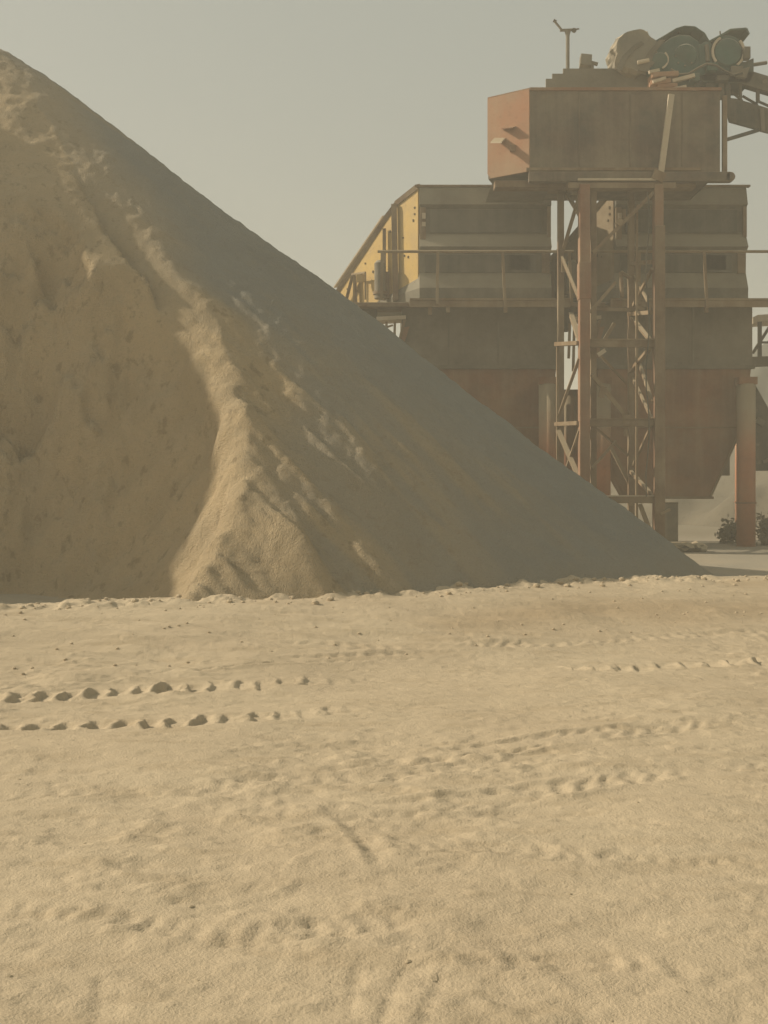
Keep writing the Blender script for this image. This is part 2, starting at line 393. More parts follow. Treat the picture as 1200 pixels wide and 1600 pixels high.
    # two dotted narrow wheel marks in the foreground
    for (p, q) in (((590, 1600), (640, 1480)), ((655, 1600), (702, 1490)), ((148, 1590), (158, 1520)), ((548, 1580), (560, 1500))):
        (xa, ya), (xb, yb) = ray_ground(*p), ray_ground(*q); m = int(math.hypot(xb - xa, yb - ya) / 0.055)
        for k in range(m + 1):
            t = k / max(m, 1); pit(xa + (xb - xa) * t, ya + (yb - ya) * t, 0.020, 0.016, 0.012, 0.004, 0.3)
    global GZ; GZ = (xs, ys, Z)
    # greyer stone dust trodden in behind the windrow and round the plant
    G = sstep(0.2, 2.5, tc + 0.6 * n_a(X, Y)) * (0.75 + 0.25 * n_b(X * 0.7, Y * 0.7))
    DM = np.exp(-((tc + 2.3 + 0.25 * n_a(X * 0.8, Y)) / 0.75) ** 2) * sstep(-0.5, 1.5, X + 0.7 * n_b(X, Y)) * 0.8 + np.exp(-((tc + 0.6) / 0.4) ** 2) * sstep(0.3, 0.8, n_c(X * 0.7, Y * 0.5)) * 0.6  # darker tan bands in front of the windrow crest
    ny, nx = X.shape
    V = np.stack([X, Y, Z], -1).reshape(-1, 3).astype(np.float32)
    idx = np.arange(ny * nx).reshape(ny, nx)
    Q = np.stack([idx[:-1, :-1], idx[:-1, 1:], idx[1:, 1:], idx[1:, :-1]], -1).reshape(-1, 4)
    return grid_mesh('ground', V, Q, M['ground'], {'grey': G.ravel(), 'far': sstep(31, 40, Y).ravel(), 'tan_band': DM.ravel()})
def ground_z(x, y):
    xs, ys, Z = GZ
    j = int(np.clip(np.searchsorted(xs, x) - 1, 0, len(xs) - 2)); i = int(np.clip(np.searchsorted(ys, y) - 1, 0, len(ys) - 2))
    fx = (x - xs[j]) / (xs[j + 1] - xs[j]); fy = (y - ys[i]) / (ys[i + 1] - ys[i])
    return float((Z[i, j] * (1 - fx) + Z[i, j + 1] * fx) * (1 - fy) + (Z[i + 1, j] * (1 - fx) + Z[i + 1, j + 1] * fx) * fy)
def grid_mesh(name, V, Q, mat, attrs):
    me = bpy.data.meshes.new(name)
    me.vertices.add(len(V)); me.vertices.foreach_set('co', V.ravel())
    me.loops.add(Q.size); me.loops.foreach_set('vertex_index', Q.ravel().astype(np.int32))
    me.polygons.add(len(Q)); me.polygons.foreach_set('loop_start', np.arange(0, Q.size, 4, dtype=np.int32))
    me.polygons.foreach_set('use_smooth', np.ones(len(Q), dtype=bool))
    me.update(calc_edges=True)
    for k, a in attrs.items():
        at = me.attributes.new(k, 'FLOAT', 'POINT'); at.data.foreach_set('value', np.clip(a, 0, 1).astype(np.float32))
    me.materials.append(mat)
    o = bpy.data.objects.new(name, me); COL.objects.link(o); return o
ground = tag(make_ground(), 'dry sandy haul ground marked by tyre lugs and ruts', kind='structure')

# ------------------------------------------------------------------ big heap
AX, AY, AZ = PX(-30, 22.0), 22.0, PZ(44, 22.0)
RX, RF, RB = 14.55, 9.6, 9.0
BASE = 0.10
# plan curve of the lobe's edge (left of it a loader has scooped the heap away)
EDGE_PX = [(235, 965), (252, 938), (284, 870), (314, 800), (332, 740), (338, 680), (330, 620), (307, 560), (262, 490), (196, 410), (122, 300), (66, 190), (24, 100), (-30, 50)]
SHADE_PX = [(246, 945), (272, 890), (292, 845), (315, 800), (329, 760), (335, 720), (338, 680), (328, 620), (303, 560), (280, 525), (255, 490), (190, 410), (150, 350), (115, 300), (85, 245)]
def cone_hit(px, py):
    best = None
    for Y in np.arange(11.0, 23.0, 0.01):
        x, z = PX(px, Y), PZ(py, Y)
        r = math.hypot((x - AX) / RX, (Y - AY) / (RF if Y < AY else RB))
        if (AZ - BASE) * (1 - r) + BASE >= z: return x, Y
    return AX, AY
_e = [cone_hit(*p) for p in EDGE_PX]
EDGE_Y = [q[1] for q in _e]; EDGE_X = [q[0] for q in _e]
for _i in range(1, len(EDGE_Y)): EDGE_Y[_i] = max(EDGE_Y[_i], EDGE_Y[_i - 1] + 0.05)
EDGE_Y = [9.0] + EDGE_Y; EDGE_X = [-4.2] + EDGE_X
EDGE_X = [x + 0.16 for x in EDGE_X]
def make_heap():
    step = 0.043
    xs = np.arange(-24.5, 8.0, step); xs = xs[xs > -22.0]; ys = np.arange(10.5, 31.8, step)
    X, Y = np.meshgrid(xs, ys)
    n1, n2, n3 = Noise2(11), Noise2(12), Noise2(13)
    dx = (X - AX) / RX; dy = np.where(Y < AY, (Y - AY) / RF, (Y - AY) / RB)
    r = np.sqrt(dx * dx + dy * dy + 0.0004)
    H = AZ - BASE
    cone = H * (1 - r)
    zz0 = cone * 1.0
    # loose slope: faint runnels down the fall line, soft waviness, concave toe
    ang = np.arctan2(dy, dx)
    cone += 0.06 * n1.fbm(ang * 9, r * 2.5, 4) * sstep(0.2, 0.6, r)
    cone += 0.09 * n2.fbm(X * 0.35, Y * 0.35, 3) + 0.018 * n3.fbm(X * 2.2, Y * 2.2, 4, 0.6)
    ex = np.interp(Y, EDGE_Y, EDGE_X)
    ex = ex + 0.07 * n1.fbm(Y * 1.3, Y * 0 + 3.3, 4, 0.6) + 0.05 * n3.fbm(Y * 5, Y * 0 + 1, 3)
    # signed distance (right of the edge positive), corrected for the curve's slope
    sl = np.gradient(np.interp(ys, EDGE_Y, EDGE_X), ys)[:, None]
    D = (X - ex) / np.sqrt(1 + sl * sl)
    up = sstep(12.5, 21.5, Y)
    # shoulder sliding down to the edge: a chamfer that turns towards the left
    wid = (0.50 + 0.22 * n2(Y * 0.6 + 4, Y * 0 + 7)) * (0.62 + 0.38 * sstep(13.2, 15.2, Y))
    shoulder = np.clip(1 - D / wid, 0, 1.4)
    cone_s = cone - 0.37 * shoulder ** 1.4 * (1 - sstep(17.8, 19.6, Y)) * (0.35 + 0.65 * sstep(12.6, 15.2, Y))
    # slumped lumps and streaks on the lower front of the slope
    low = sstep(6.0, 1.0, cone) * sstep(5.5, 1.0, D) * (D > 0)
    along = n3.fbm((X * 0.8 + (Y - 13) * 1.3) * 1.5, (X * 0.4 - Y) * 0.35, 4, 0.6)
    cone_s += low * 0.13 * np.maximum(along, -0.2)
    # a slump scar: small bank with its lit lip
    for (px, py, yy, L, hgt) in ((482, 842, 14.3, 0.50, 0.20), (400, 680, 15.5, 0.9, 0.09), (600, 790, 15.6, 0.9, 0.07)):
        x0 = PX(px, yy); u = (X - x0) * 0.85 + (Y - yy) * 0.5; v = -(X - x0) * 0.5 + (Y - yy) * 0.85
        cone_s += hgt * np.exp(-(v / L) ** 2) * np.exp(-(np.maximum(u, 0) / 0.12) ** 2) * np.exp(-(np.minimum(u, 0) / 0.45) ** 2)
    # scooped hollow: behind the edge the cut bank stands back, a lumpy steep face turned to the front
    d = np.maximum(-D, 0)
    lump = 0.30 * n2.fbm(X * 0.5, Y * 0.35, 3, 0.5) * sstep(0.0, 1.5, d)
    zz = (Y - 15.5) * 2.2
    lump = lump + (0.17 * n1.fbm(X * 1.3, zz * 0.9, 3, 0.55) + 0.07 * n3.fbm(X * 4.2, zz * 2.6, 3, 0.6)) * sstep(0.1, 0.6, d)
    yw = np.interp(X, [-16, -9, -6, -2.0], [15.9, 15.9, 15.95, 16.0]) + lump
    tq = np.maximum(Y - yw, 0)
    face = np.interp(tq, [0, 0.4, 1.0, 1.8, 3.0, 5.0, 8.0], [0, 1.2, 3.2, 5.4, 7.6, 10.0, 12.5])
    bank = cone_s - 1.6 * d
    k = 0.5                                      # rounded foot where bank and face meet
    hollow = np.maximum(face, bank) + np.exp(-np.abs(face - bank) / k) * k * 0.5 * sstep(0, 1.0, d)
    hollow = np.minimum(cone, hollow)
    z = np.where(D > 0, cone_s, hollow)
    fresh = np.where(D > 0, 0.75 * sstep(1.6, 0.2, D + 0.35 * n1(X * 1.2, Y * 1.2)) + low * (0.50 + 0.5 * sstep(-0.2, 0.5, along + 0.6 * n1(X * 0.9, Y * 0.9))), 1.0)
    fresh = np.maximum(fresh * sstep(24, 20, Y), 0.35 * sstep(0.9, 0.0, cone))
    z = z + 0.014 * n1.fbm(X * 7, Y * 7, 3, 0.65) * sstep(0.2, 1.0, z)
    zz = z + BASE
    # the heap's left arm (outside the frame) whose crest shades the hollow
    XA = -11.0
    def zat(x, y):
        i = int(round((y - ys[0]) / step)); j = int(round((x - xs[0]) / step))
        return zz[min(max(i, 0), len(ys) - 1), min(max(j, 0), len(xs) - 1)]
    prof = []
    for px, py in SHADE_PX:
        for yy in np.arange(11.5, 23, 0.01):
            x, q = PX(px, yy), PZ(py, yy)
            if zat(x, yy) >= q:
                t = (x - XA) / -sv.x; prof.append((yy + sv.y * t, q + sv.z * t)); break
    prof.sort(); py_, pz_ = [p[0] for p in prof], [p[1] for p in prof]
    yf, yl = py_[0], py_[-1]
    Zc = np.interp(Y, [yf - 0.9, yf - 0.5] + py_ + [yl + 14], [-2.0, 1.0] + pz_ + [pz_[-1] - 11])
    Zc = Zc + (0.05 * n3(Y * 2.2, Y * 0 + 2) + 0.03 * n3(Y * 6, Y * 0 + 8)) * sstep(18, 16, Y)
    arm = Zc - np.where(X > XA, 1.75, 0.8) * np.abs(X - XA) + 0.10 * n2.fbm(X * 1.2, Y * 1.2, 3) * sstep(0, 1, np.abs(X - XA))
    zz = np.maximum(zz, arm)
    ok = zz > -0.25
    zz = np.maximum(zz, -0.25)
    ny, nx = X.shape
    V = np.stack([X, Y, zz], -1).reshape(-1, 3).astype(np.float32)
    idx = np.arange(ny * nx).reshape(ny, nx)
    okq = ok[:-1, :-1] | ok[:-1, 1:] | ok[1:, 1:] | ok[1:, :-1]
    Q = np.stack([idx[:-1, :-1], idx[:-1, 1:], idx[1:, 1:], idx[1:, :-1]], -1)[okq]
    used = np.unique(Q); remap = -np.ones(ny * nx, dtype=np.int64); remap[used] = np.arange(len(used))
    V = V[used]; Q = remap[Q]; fr = fresh.ravel()[used]
    V[:, 0] -= AX; V[:, 1] -= AY
    o = grid_mesh('stone_dust_heap', V, Q, M['heap'], {'fresh': fr})
    o.location = (AX, AY, 0)
    return o
tag(make_heap(), 'huge grey granite dust heap with a scooped brown hollow in its left side', 'heap')

# ------------------------------------------------------------------ far heap behind the plant
def far_heap(cx, cy, top, rad, name, label, seed):
    n1 = Noise2(seed); st = rad / 60
    xs = np.arange(-rad * 1.02, rad * 1.02, st); X, Y = np.meshgrid(xs, xs)
    r = np.sqrt(X * X + Y * Y + 1.0) / rad
    Z = top * (1 - r) + 0.05 * top * n1.fbm(X * 6 / rad, Y * 6 / rad, 4)
    Z = np.maximum(Z, -0.3)
    ny, nx = X.shape; idx = np.arange(ny * nx).reshape(ny, nx)
    Q = np.stack([idx[:-1, :-1], idx[:-1, 1:], idx[1:, 1:], idx[1:, :-1]], -1).reshape(-1, 4)
    o = grid_mesh(name, np.stack([X, Y, Z], -1).reshape(-1, 3).astype(np.float32), Q, M['far_heap'], {'fresh': sstep(0.5, 0.0, Z / top).ravel()})
    o.location = (cx, cy, 0.2)
    return tag(o, label, 'heap')
far_heap(PX(1420, 62), 62, 15.5, 21.5, 'stone_heap', 'hazy distant stone heap rising behind the right hopper', 21)

# ------------------------------------------------------------------ hopper with screen housing (built once, copied)
HY = 30.2
def build_hopper(roof, label, side):
    org = (PX(750, HY), HY, 0.24)
    t = thing('storage_hopper', org, label, 'hopper', 'rusty hoppers with screen housings')
    # plan of the sloping yellow side
    A = Vector((PX(655, HY), HY)); B = Vector((PX(520, 33.0), 33.0))
    def on_side(px, py, out=0.0):
        k = (px - 600) / F; dx = B.x - A.x; dy = B.y - A.y
        s = (k * A.y - A.x) / (dx - k * dy)
        p = A + (B - A) * s; n = Vector((-(B - A).y, (B - A).x)).normalized()
        if n.x > 0: n = -n
        q = p + n * out
        return Vector((q.x, q.y, PZ(py, p.y)))
    zdeck = PZ(470, HY)
    # screen housing: front with stepped plates, roof falling to the back
    prof = [(293, 0.02), (296, 0.06), (322, 0.19), (326, 0.02), (366, 0.0), (369, 0.04), (388, 0.24), (396, 0.03), (427, 0.02), (431, 0.05), (452, 0.22), (471, 0.20)]
    m = MB(); xl, xr = PX(655, HY), PX(860, HY)
    ringL = [Vector((xl + 0.004, HY - o, PZ(py, HY))) for py, o in prof]
    ringR = [Vector((xr, HY - o, PZ(py, HY))) for py, o in prof]
    n = len(prof)
    back = [Vector((B.x + 0.06, B.y, 7.5)), Vector((xr - 0.5, 33.0, 7.5)), Vector((B.x + 0.06, B.y, zdeck)), Vector((xr - 0.5, 33.0, zdeck))]
    vs = ringL + ringR + back
    fs = [(k, k + 1, n + k + 1, n + k) for k in range(n - 1)]
    fs += [(0, n, 2 * n + 1, 2 * n), (2 * n, 2 * n + 1, 2 * n + 3, 2 * n + 2)]
    fs += [tuple(list(range(n, 2 * n)) + [2 * n + 3, 2 * n + 1]), tuple(list(range(n - 1, -1, -1)) + [2 * n, 2 * n + 2]), (n - 1, 2 * n + 2, 2 * n + 3, 2 * n - 1)]
    m.add(vs, fs); hs = m.build('screen_housing', M['housing'], t)
    m = MB(); m.box((PX(775, 32), 32.1, (zdeck + 10.08) / 2), (PX(838, 32) - PX(700, 32), 3.0, 10.08 - zdeck)); m.build('rear_shade_block', M['housing'], t, bevel=0.02)  # unseen block, added to shade the neighbouring hopper's side wall
    for pa, pb, x0, x1 in ((327, 365, 672, 846), (397, 427, 664, 838)):
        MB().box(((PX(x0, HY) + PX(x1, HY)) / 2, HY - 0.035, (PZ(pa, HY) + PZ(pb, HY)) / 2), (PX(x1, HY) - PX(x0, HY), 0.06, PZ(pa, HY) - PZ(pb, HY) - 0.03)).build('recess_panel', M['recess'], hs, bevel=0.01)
    # welded edge strips and hatches on the housing
    m = MB()
    m.box((xl + 0.10, HY - 0.06, PZ(355, HY)), (0.16, 0.10, 1.05)); m.box((xr - 0.05, HY - 0.05, PZ(345, HY)), (0.10, 0.12, 0.95))
    m.box((xr - 0.14, HY - 0.05, PZ(412, HY)), (0.22, 0.08, 0.55)); m.build('edge_strip', M['frame'], t, bevel=0.008)
    m = MB(); m.box((PX(812, HY), HY - 0.03, PZ(411, HY)), (0.60, 0.07, 0.42)); m.build('hatch', M['dark'], hs, bevel=0.01)
    m = MB(); m.box((PX(662, HY), HY - 0.12, PZ(339, HY)), (0.10, 0.04, 0.16)); m.box((PX(662, HY), HY - 0.12, PZ(352, HY)), (0.10, 0.04, 0.12)); m.build('notice_plate', M['pale'], hs)
    m = MB(); m.box((PX(757, HY), HY - 0.02, PZ(292.5, HY) + 0.02), (PX(866, HY) - PX(648, HY), 0.14, 0.05)); m.build('top_rail', M['frame'], t)
    # yellow side wall
    pts = [on_side(*p) for p in roof]
    pts += [Vector((pts[-1].x, pts[-1].y, zdeck - 0.02)), Vector((A.x, A.y, zdeck + 0.01))]
    nrm = Vector((-(B - A).y, (B - A).x, 0)).normalized(); nrm = -nrm if nrm.x > 0 else nrm
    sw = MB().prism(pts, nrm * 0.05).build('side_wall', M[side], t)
    m = MB()
    for px, py in ((650, 325), (650, 335), (648, 345), (632, 372), (640, 402), (634, 400), (651, 442), (653, 446), (632, 470), (646, 460), (560, 455), (545, 452), (535, 474), (585, 425), (573, 412), (552, 432), (612, 362)):
        m.box(on_side(px, py, 0.055), (0.03, 0.04, random.uniform(0.04, 0.08)), rz=math.atan2(nrm.y, nrm.x))
    m.build('bolt_plate', M['hole'], sw)
    m = MB()
    for a, b in zip(roof[:-1], roof[1:]):
        m.beam(on_side(*a, 0.02) + Vector((0, 0, 0.05)), on_side(*b, 0.02) + Vector((0, 0, 0.05)), 0.13, 0.2)
    m.build('roof_beam', M['frame'], t)
    # pale sheet lying on the sloping roof edge
    s0, s1 = on_side(600, roof[2][1] + 6, 0.0), on_side(524, 458, 0.0)
    s0 += Vector((-0.05, 0.02, 0.16)); s1 += Vector((-0.05, 0.02, 0.16)); w = Vector((0.75, 0.5, 0.18))
    MB().prism([s0, s1, s1 + w, s0 + w], (-0.01, 0, 0.03)).build('roof_sheet', M['pale'], t)
    # uprights standing before the side wall
    for pa, pb, wd in (((622, roof[1][1] + 1), (625, 470), 0.16), ((607, roof[2][1] + 18), (607, 470), 0.10), ((561, 432), (563, 482), 0.08)):
        MB().beam(on_side(*pa, 0.16), on_side(*pb, 0.16), wd, 0.12).build('upright', M['frame'], t)
    MB().beam(on_side(560, 432, 0.22), on_side(541, 488, 0.12), 0.09, 0.08).build('brace', M['frame'], t)
    # exciter motor with its bracket, switch box on a guard frame
    c0 = on_side(612, 470, 0.45); c1 = on_side(612, 415, 0.45)
    mo = MB().tube(c0, c1, 0.16, n=18).tube(c1, c1 + Vector((0, 0, 0.08)), 0.16, 0.09, n=18).build('exciter_motor', M['dust_plate'], t, smooth=False, bevel=0.01)
    m = MB(); m.box((c0 + c1) / 2 + Vector((0.12, 0.1, -0.1)), (0.3, 0.12, 0.75)).tube(c0 + Vector((0, 0, 0.12)), c0 + Vector((0, 0, 0.2)), 0.2, n=18)
    m.build('motor_bracket', M['frame'], mo)
    g = MB()
    g.beam(on_side(562, 431, 0.3), on_side(583, 428, 0.3), 0.05, 0.05).beam(on_side(583, 428, 0.3), on_side(583, 470, 0.3), 0.05, 0.05).beam(on_side(565, 431, 0.3), on_side(565, 478, 0.3), 0.05, 0.05)
    gf = g.build('guard_frame', M['rail'], t)
    MB().box(on_side(575, 437, 0.3), (0.24, 0.12, 0.22)).build('switch_box', M['yellow'], gf, bevel=0.01)
    # walkway: front beam, deck, left landing
    WY = 29.3; zt = PZ(470, WY)
    wk = MB()
    wk.box(((PX(640, WY) + PX(891, WY)) / 2, WY + 0.45, zt + 0.03), (PX(891, WY) - PX(640, WY), 0.86, 0.04))
    dk = wk.build('walkway_deck', M['dust_plate'], t)
    m = MB(); m.box(((PX(640, WY) + PX(891, WY)) / 2, WY, zt - 0.06), (PX(891, WY) - PX(640, WY), 0.07, 0.22))
    m.box(((PX(640, WY) + PX(891, WY)) / 2, WY - 0.05, zt + 0.03), (PX(891, WY) - PX(640, WY), 0.08, 0.05))
    m.build('walkway_beam', M['rail'], t)
    m = MB(); m.box((PX(604, 30.4), 30.5, PZ(479, 30.4)), (1.75, 0.9, 0.12)); m.build('landing', M['frame'], t, bevel=0.01)
    m = MB()
    for px in (672, 700, 790): m.box((PX(px, WY), WY + 0.05, zt - 0.24), (0.10, 0.08, 0.14 if px != 672 else 0.26))
    m.build('deck_bracket', M['rail'], dk)
    hr = MB(); zr = PZ(393, WY)
    hr.tube((PX(590, WY), WY, zr), (PX(896, WY), WY, zr), 0.038, n=10)
    hr = hr.build('handrail', M['rail'], t)
    for px, zb in ((597, zt), (684, zt - 0.1), (785, zt - 0.2), (889, zt - 0.15)):
        lean = 0.02 if px < 700 else -0.07
        MB().beam((PX(px, WY), WY - 0.05, zr - 0.03), (PX(px, WY) - lean, WY - 0.08, zb), 0.075, 0.05).build('post', M['rail'], hr)
    # bin body, tapering bottom, dark stiffener
    BYf, BYb = 30.25, 33.2
    bl, br = PX(628, BYf), PX(871, BYf)
    zb0, zb1, zb2, zb3 = zdeck - 0.02, PZ(575, BYf), PZ(655, BYf), PZ(776, BYf)
    def ring(x0, x1, y0, y1, z): return [Vector((x0, y0, z)), Vector((x1, y0, z)), Vector((x1, y1, z)), Vector((x0, y1, z))]
    m = MB(); m.loft([ring(bl, br, BYf, BYb, zb1), ring(bl, br, BYf, BYb, zb0)], caps=False)
    m.add(ring(bl + 0.02, br - 0.02, BYf + 0.02, BYb - 0.02, zb0 - 0.06), [(0, 1, 2, 3)])
    m.build('bin_wall', M['dust_plate'], t)
    m = MB(); cl, cr = PX(688, BYf), PX(806, BYf)
    m.loft([ring(cl, cr, BYf + 0.05, BYf + 2.0, zb3), ring(bl + 0.03, br - 0.18, BYf + 0.03, BYb - 0.1, zb2), ring(bl + 0.03, br - 0.03, BYf + 0.02, BYb - 0.05, zb1)], caps=False)
    cone = m.build('bin_cone', M['rust'], t)
    m = MB(); m.box(((bl + br) / 2, BYf - 0.03, zb1 + 0.02), (br - bl + 0.1, 0.09, 0.10)); m.build('stiffener', M['dust_plate'], t)
    m = MB(); m.box(((cl + cr) / 2, BYf + 1.0, zb3 - 0.03), (cr - cl + 0.14, 2.1, 0.07)); m.build('outlet_flange', M['frame'], cone)
    m = MB(); m.beam((bl + 0.03 + (cl - bl) * 0.9, BYf + 0.0, zb3 + 0.15), (bl + 0.03, BYf, zb2), 0.05, 0.05); m.beam((cr, BYf + 0.0, zb3), (br - 0.18, BYf - 0.01, zb2), 0.05, 0.05); m.build('corner_angle', M['rail'], cone)
    MB().box(((bl + br) / 2 + 0.25, BYf + 0.005, PZ(668, BYf)), (3.5, 0.03, 0.035)).build('seam', M['rail'], cone)
    for q in (0.3, 0.62):
        MB().box((bl + (br - bl) * q, BYf - 0.008, (zb0 + zb1) / 2 - 0.02), (0.05, 0.03, zb0 - zb1 - 0.15)).build('seam', M['housing'], t)
    # back plate seen beside the taper
    m = MB(); m.box((PX(816, 32.4), 32.4, PZ(713, 32.4)), (1.5, 0.08, 1.15)); m.build('back_plate', M['bin_plate'], t)
    # four pipe legs
    for px, pb in ((630, 630), (856, 886)):
        for yy in (29.75, 33.4):
            X0 = PX(px if yy < 31 else pb, yy)
            lg = MB().tube((X0, yy, 0.0), (X0, yy, PZ(602, 30.0)), 0.25, n=24).build('leg', M['leg_paint'], t)
            lg.data.polygons.foreach_set('use_smooth', [len(p.vertices) == 4 for p in lg.data.polygons])
            fl = MB().tube((X0, yy, PZ(787, 30.0)), (X0, yy, PZ(787, 30.0) + 0.05), 0.275, n=24).build('leg_flange', M['rust'], lg)
            MB().box((X0, yy, PZ(597, 30)), (0.5, 0.4, 0.2)).build('leg_cap', M['rust'], lg)
    # hanging service stand under the landing
    m = MB(); m.box((PX(571, 30.6), 30.7, PZ(499, 30.6)), (0.66, 0.5, 0.62)); m.build('chute_box', M['dark'], t, bevel=0.02)
    m = MB()
    m.box((PX(611, 30.3), 30.5, PZ(498, 30.3)), (0.82, 0.7, 0.10), ry=-0.05); sd = m.build('service_deck', M['pale'], t)
    m = MB()
    for px, a, b in ((586, 505, 560), (593, 505, 580), (604, 503, 560), (617, 503, 590)):
        m.beam(P(px, a, 30.25), P(px - 2, b, 30.25), 0.07, 0.06)
    m.beam(P(632, 500, 30.2), P(618, 560, 30.2), 0.08, 0.08).beam(P(602, 512, 30.2), P(614, 508, 30.2), 0.05, 0.05)
    m.build('hanger', M['rail'], sd)
    MB().prism([P(628, 512, 30.2), P(640, 510, 30.2), P(632, 535, 30.2), P(632, 560, 30.2), P(621, 556, 30.2)], (0, 0.06, 0)).build('gusset', M['rust_red'], t)
    return t
build_hopper([(655, 294), (622, 320), (606, 341), (522, 469)], 'rusty hopper with bright yellow side wall, its foot buried behind the big heap', 'yellow')
h2 = build_hopper([(655, 294), (622, 342), (596, 378), (522, 470)], 'rusty hopper behind the lattice tower, with its orange pipe leg standing on grey ground', 'shaded_side')
h2.location.x += 305 / F * HY

# ------------------------------------------------------------------ lattice tower
TY, TB = 27.0, 28.7
def build_tower():
    t = thing('lattice_tower', (PX(960, TY), TY, 0.2), 'tall rusty lattice tower carrying the upper bin between the two hoppers', 'tower')
    z0 = 0.12
    def leg(px, Y, w, ptop, d=None, name='leg', mat='rust_red'):
        x = PX(px, Y); return MB().beam((x, Y, z0), (x, Y, PZ(ptop, Y)), w, d or w).build(name, M[mat], t, bevel=0.008)
    l1 = leg(912.5, TY, 0.25, 290, 0.30); MB().box((PX(912.5, TY), TY - 0.005, PZ(440, TY)), (0.29, 0.33, 0.9)).build('splice_plate', M['rust_red'], l1, bevel=0.006)
    leg(926.5, TY + 0.35, 0.15, 296, 0.2, mat='frame')
    l2 = leg(1028, TY, 0.22, 290, 0.25); MB().beam((PX(1028.5, TY), TY - 0.16, z0), (PX(1028.5, TY), TY - 0.16, PZ(355, TY)), 0.25, 0.06).build('facing_plate', M['frame'], l2, bevel=0.006)
    leg(876, TB, 0.16, 296, 0.16, mat='frame'); leg(986, TB, 0.16, 300, 0.16, mat='frame')
    leg(871.5, TY + 1.0, 0.075, 535, 0.08, mat='rail'); leg(995, TY + 1.0, 0.06, 320, 0.07, mat='rail')
    def bar(a, b, Ya, Yb, w, d=0.08, name='brace', mat='rail'):
        return MB().beam(P(*a, Ya), P(*b, Yb), w, d).build(name, M[mat], t)
    # horizontals of the front face, of the left face, of the back
    for py, x0, x1, w in ((537, 921, 1021, 0.17), (661, 921, 1021, 0.17), (781, 921, 1021, 0.17)):
        bar((x0, py), (x1, py), TY, TY, w, 0.12, 'crossbeam', 'frame')
        o = MB().box(P((x0 + x1) / 2, py - 6.2, TY - 0.02), ((x1 - x0) / F * TY, 0.16, 0.03)).build('ledge', M['pale'] if py == 781 else M['rail'], t)
    for py, w in ((536, 0.20), (661, 0.20)):
        bar((871, py + 2), (906, py), TY + 1.0, TY + 0.05, w, 0.1, 'crossbeam', 'rail')
    for py, x0 in ((409, 988), (488, 985)):
        bar((x0, py + 3), (1021, py), TB, TY + 0.1, 0.17, 0.1, 'crossbeam', 'rail')
    bar((925, 483), (985, 484), TB - 0.1, TB - 0.1, 0.09, 0.06, 'crossbeam', 'frame')
    # diagonals
    for a, b, Ya, Yb, w in (((926, 395), (1022, 300), TY, TY, 0.085), ((922, 488), (962, 441), TY, TY, 0.075), ((884, 300), (908, 340), TB, TY + .2, 0.085),
                            ((907, 300), (880, 390), TY + .2, TB, 0.085), ((892, 490), (909, 542), TB, TY, 0.12), ((905, 560), (873, 650), TY, TY + 1, 0.075),
                            ((986, 494), (1019, 536), TB, TY, 0.09), ((1015, 545), (984, 582), TY, TB, 0.10), ((925, 585), (979, 652), TY, TY + .2, 0.10),
                            ((872, 672), (907, 752), TY + 1, TY, 0.12), ((925, 731), (963, 689), TY, TY, 0.06), ((955, 700), (984, 757), TB, TB, 0.09), ((984, 735), (1020, 775), TB, TY, 0.08),
                            ((1000, 570), (1019, 628), TB, TY, 0.07), ((1000, 788), (1019, 838), TY + .3, TY, 0.10), ((1032, 803), (1047, 796), TY - .2, TY - .2, 0.06),
                            ((960, 505), (945, 530), TB, TB, 0.09), ((1019, 420), (988, 480), TY, TB, 0.06), ((988, 590), (1019, 655), TB, TY, 0.06), ((1018, 665), (988, 730), TY, TB, 0.06), ((877, 400), (906, 470), TB, TY, 0.06), ((928, 545), (980, 600), TB, TB, 0.06), ((930, 668), (982, 712), TB, TB, 0.06), ((875, 760), (905, 672), TY + 1, TY, 0.05), ((1012, 470), (990, 430), TY + .5, TB, 0.05)):
        bar(a, b, Ya, Yb, w)
    for px, py, Y, sx, sz, rot in ((941, 613, TY - .04, 0.16, 0.28, 0.2), (978, 655, TY - .05, 0.18, 0.22, 0), (968, 347, TY - .04, 0.14, 0.16, 0.6), (975, 334, TB - .2, 0.1, 0.25, 0), (940, 551, TY - .05, 0.22, 0.1, -0.6),
                               (978, 676, TY - .06, 0.09, 0.17, 0), (1001, 482, TB - .3, 0.2, 0.08, 0.3), (881, 415, TB - .15, 0.12, 0.35, 0), (985, 785, TY - .04, 0.1, 0.16, 0)):
        MB().box(P(px, py, Y), (sx, 0.05, sz), ry=rot).build('gusset', M['rail'] if px != 940 else M['pale'], t)
    m = MB(); pp = [P(1012 + 3 * math.sin(k * 1.3), 300 + k * 34, TY - 0.16) for k in range(15)]
    for p, q in zip(pp[:-1], pp[1:]): m.tube(p, q, 0.018, n=6)
    m.build('cable', M['dark'], t, split=False)
    m = MB(); m.tube(P(985, 435, TB - .4), P(970, 425, TB - .4), 0.05, n=10).tube(P(970, 425, TB - .4), P(972, 465, TB - .4), 0.05, n=10); m.build('pipe_bend', M['rail'], t)
    m = MB(); m.box(P(970, 292, TY + 0.05), (PX(1036, TY) - PX(868, TY), 0.3, 0.14)); m.box(P(880, 296, TB), (1.0, 0.25, 0.16)); m.build('head_beam', M['frame'], t)
    m = MB(); m.beam(P(901, 300, TY + .4), P(893, 300, TB), 0.2, 0.15); m.build('head_beam', M['frame'], t)
    return t
build_tower()

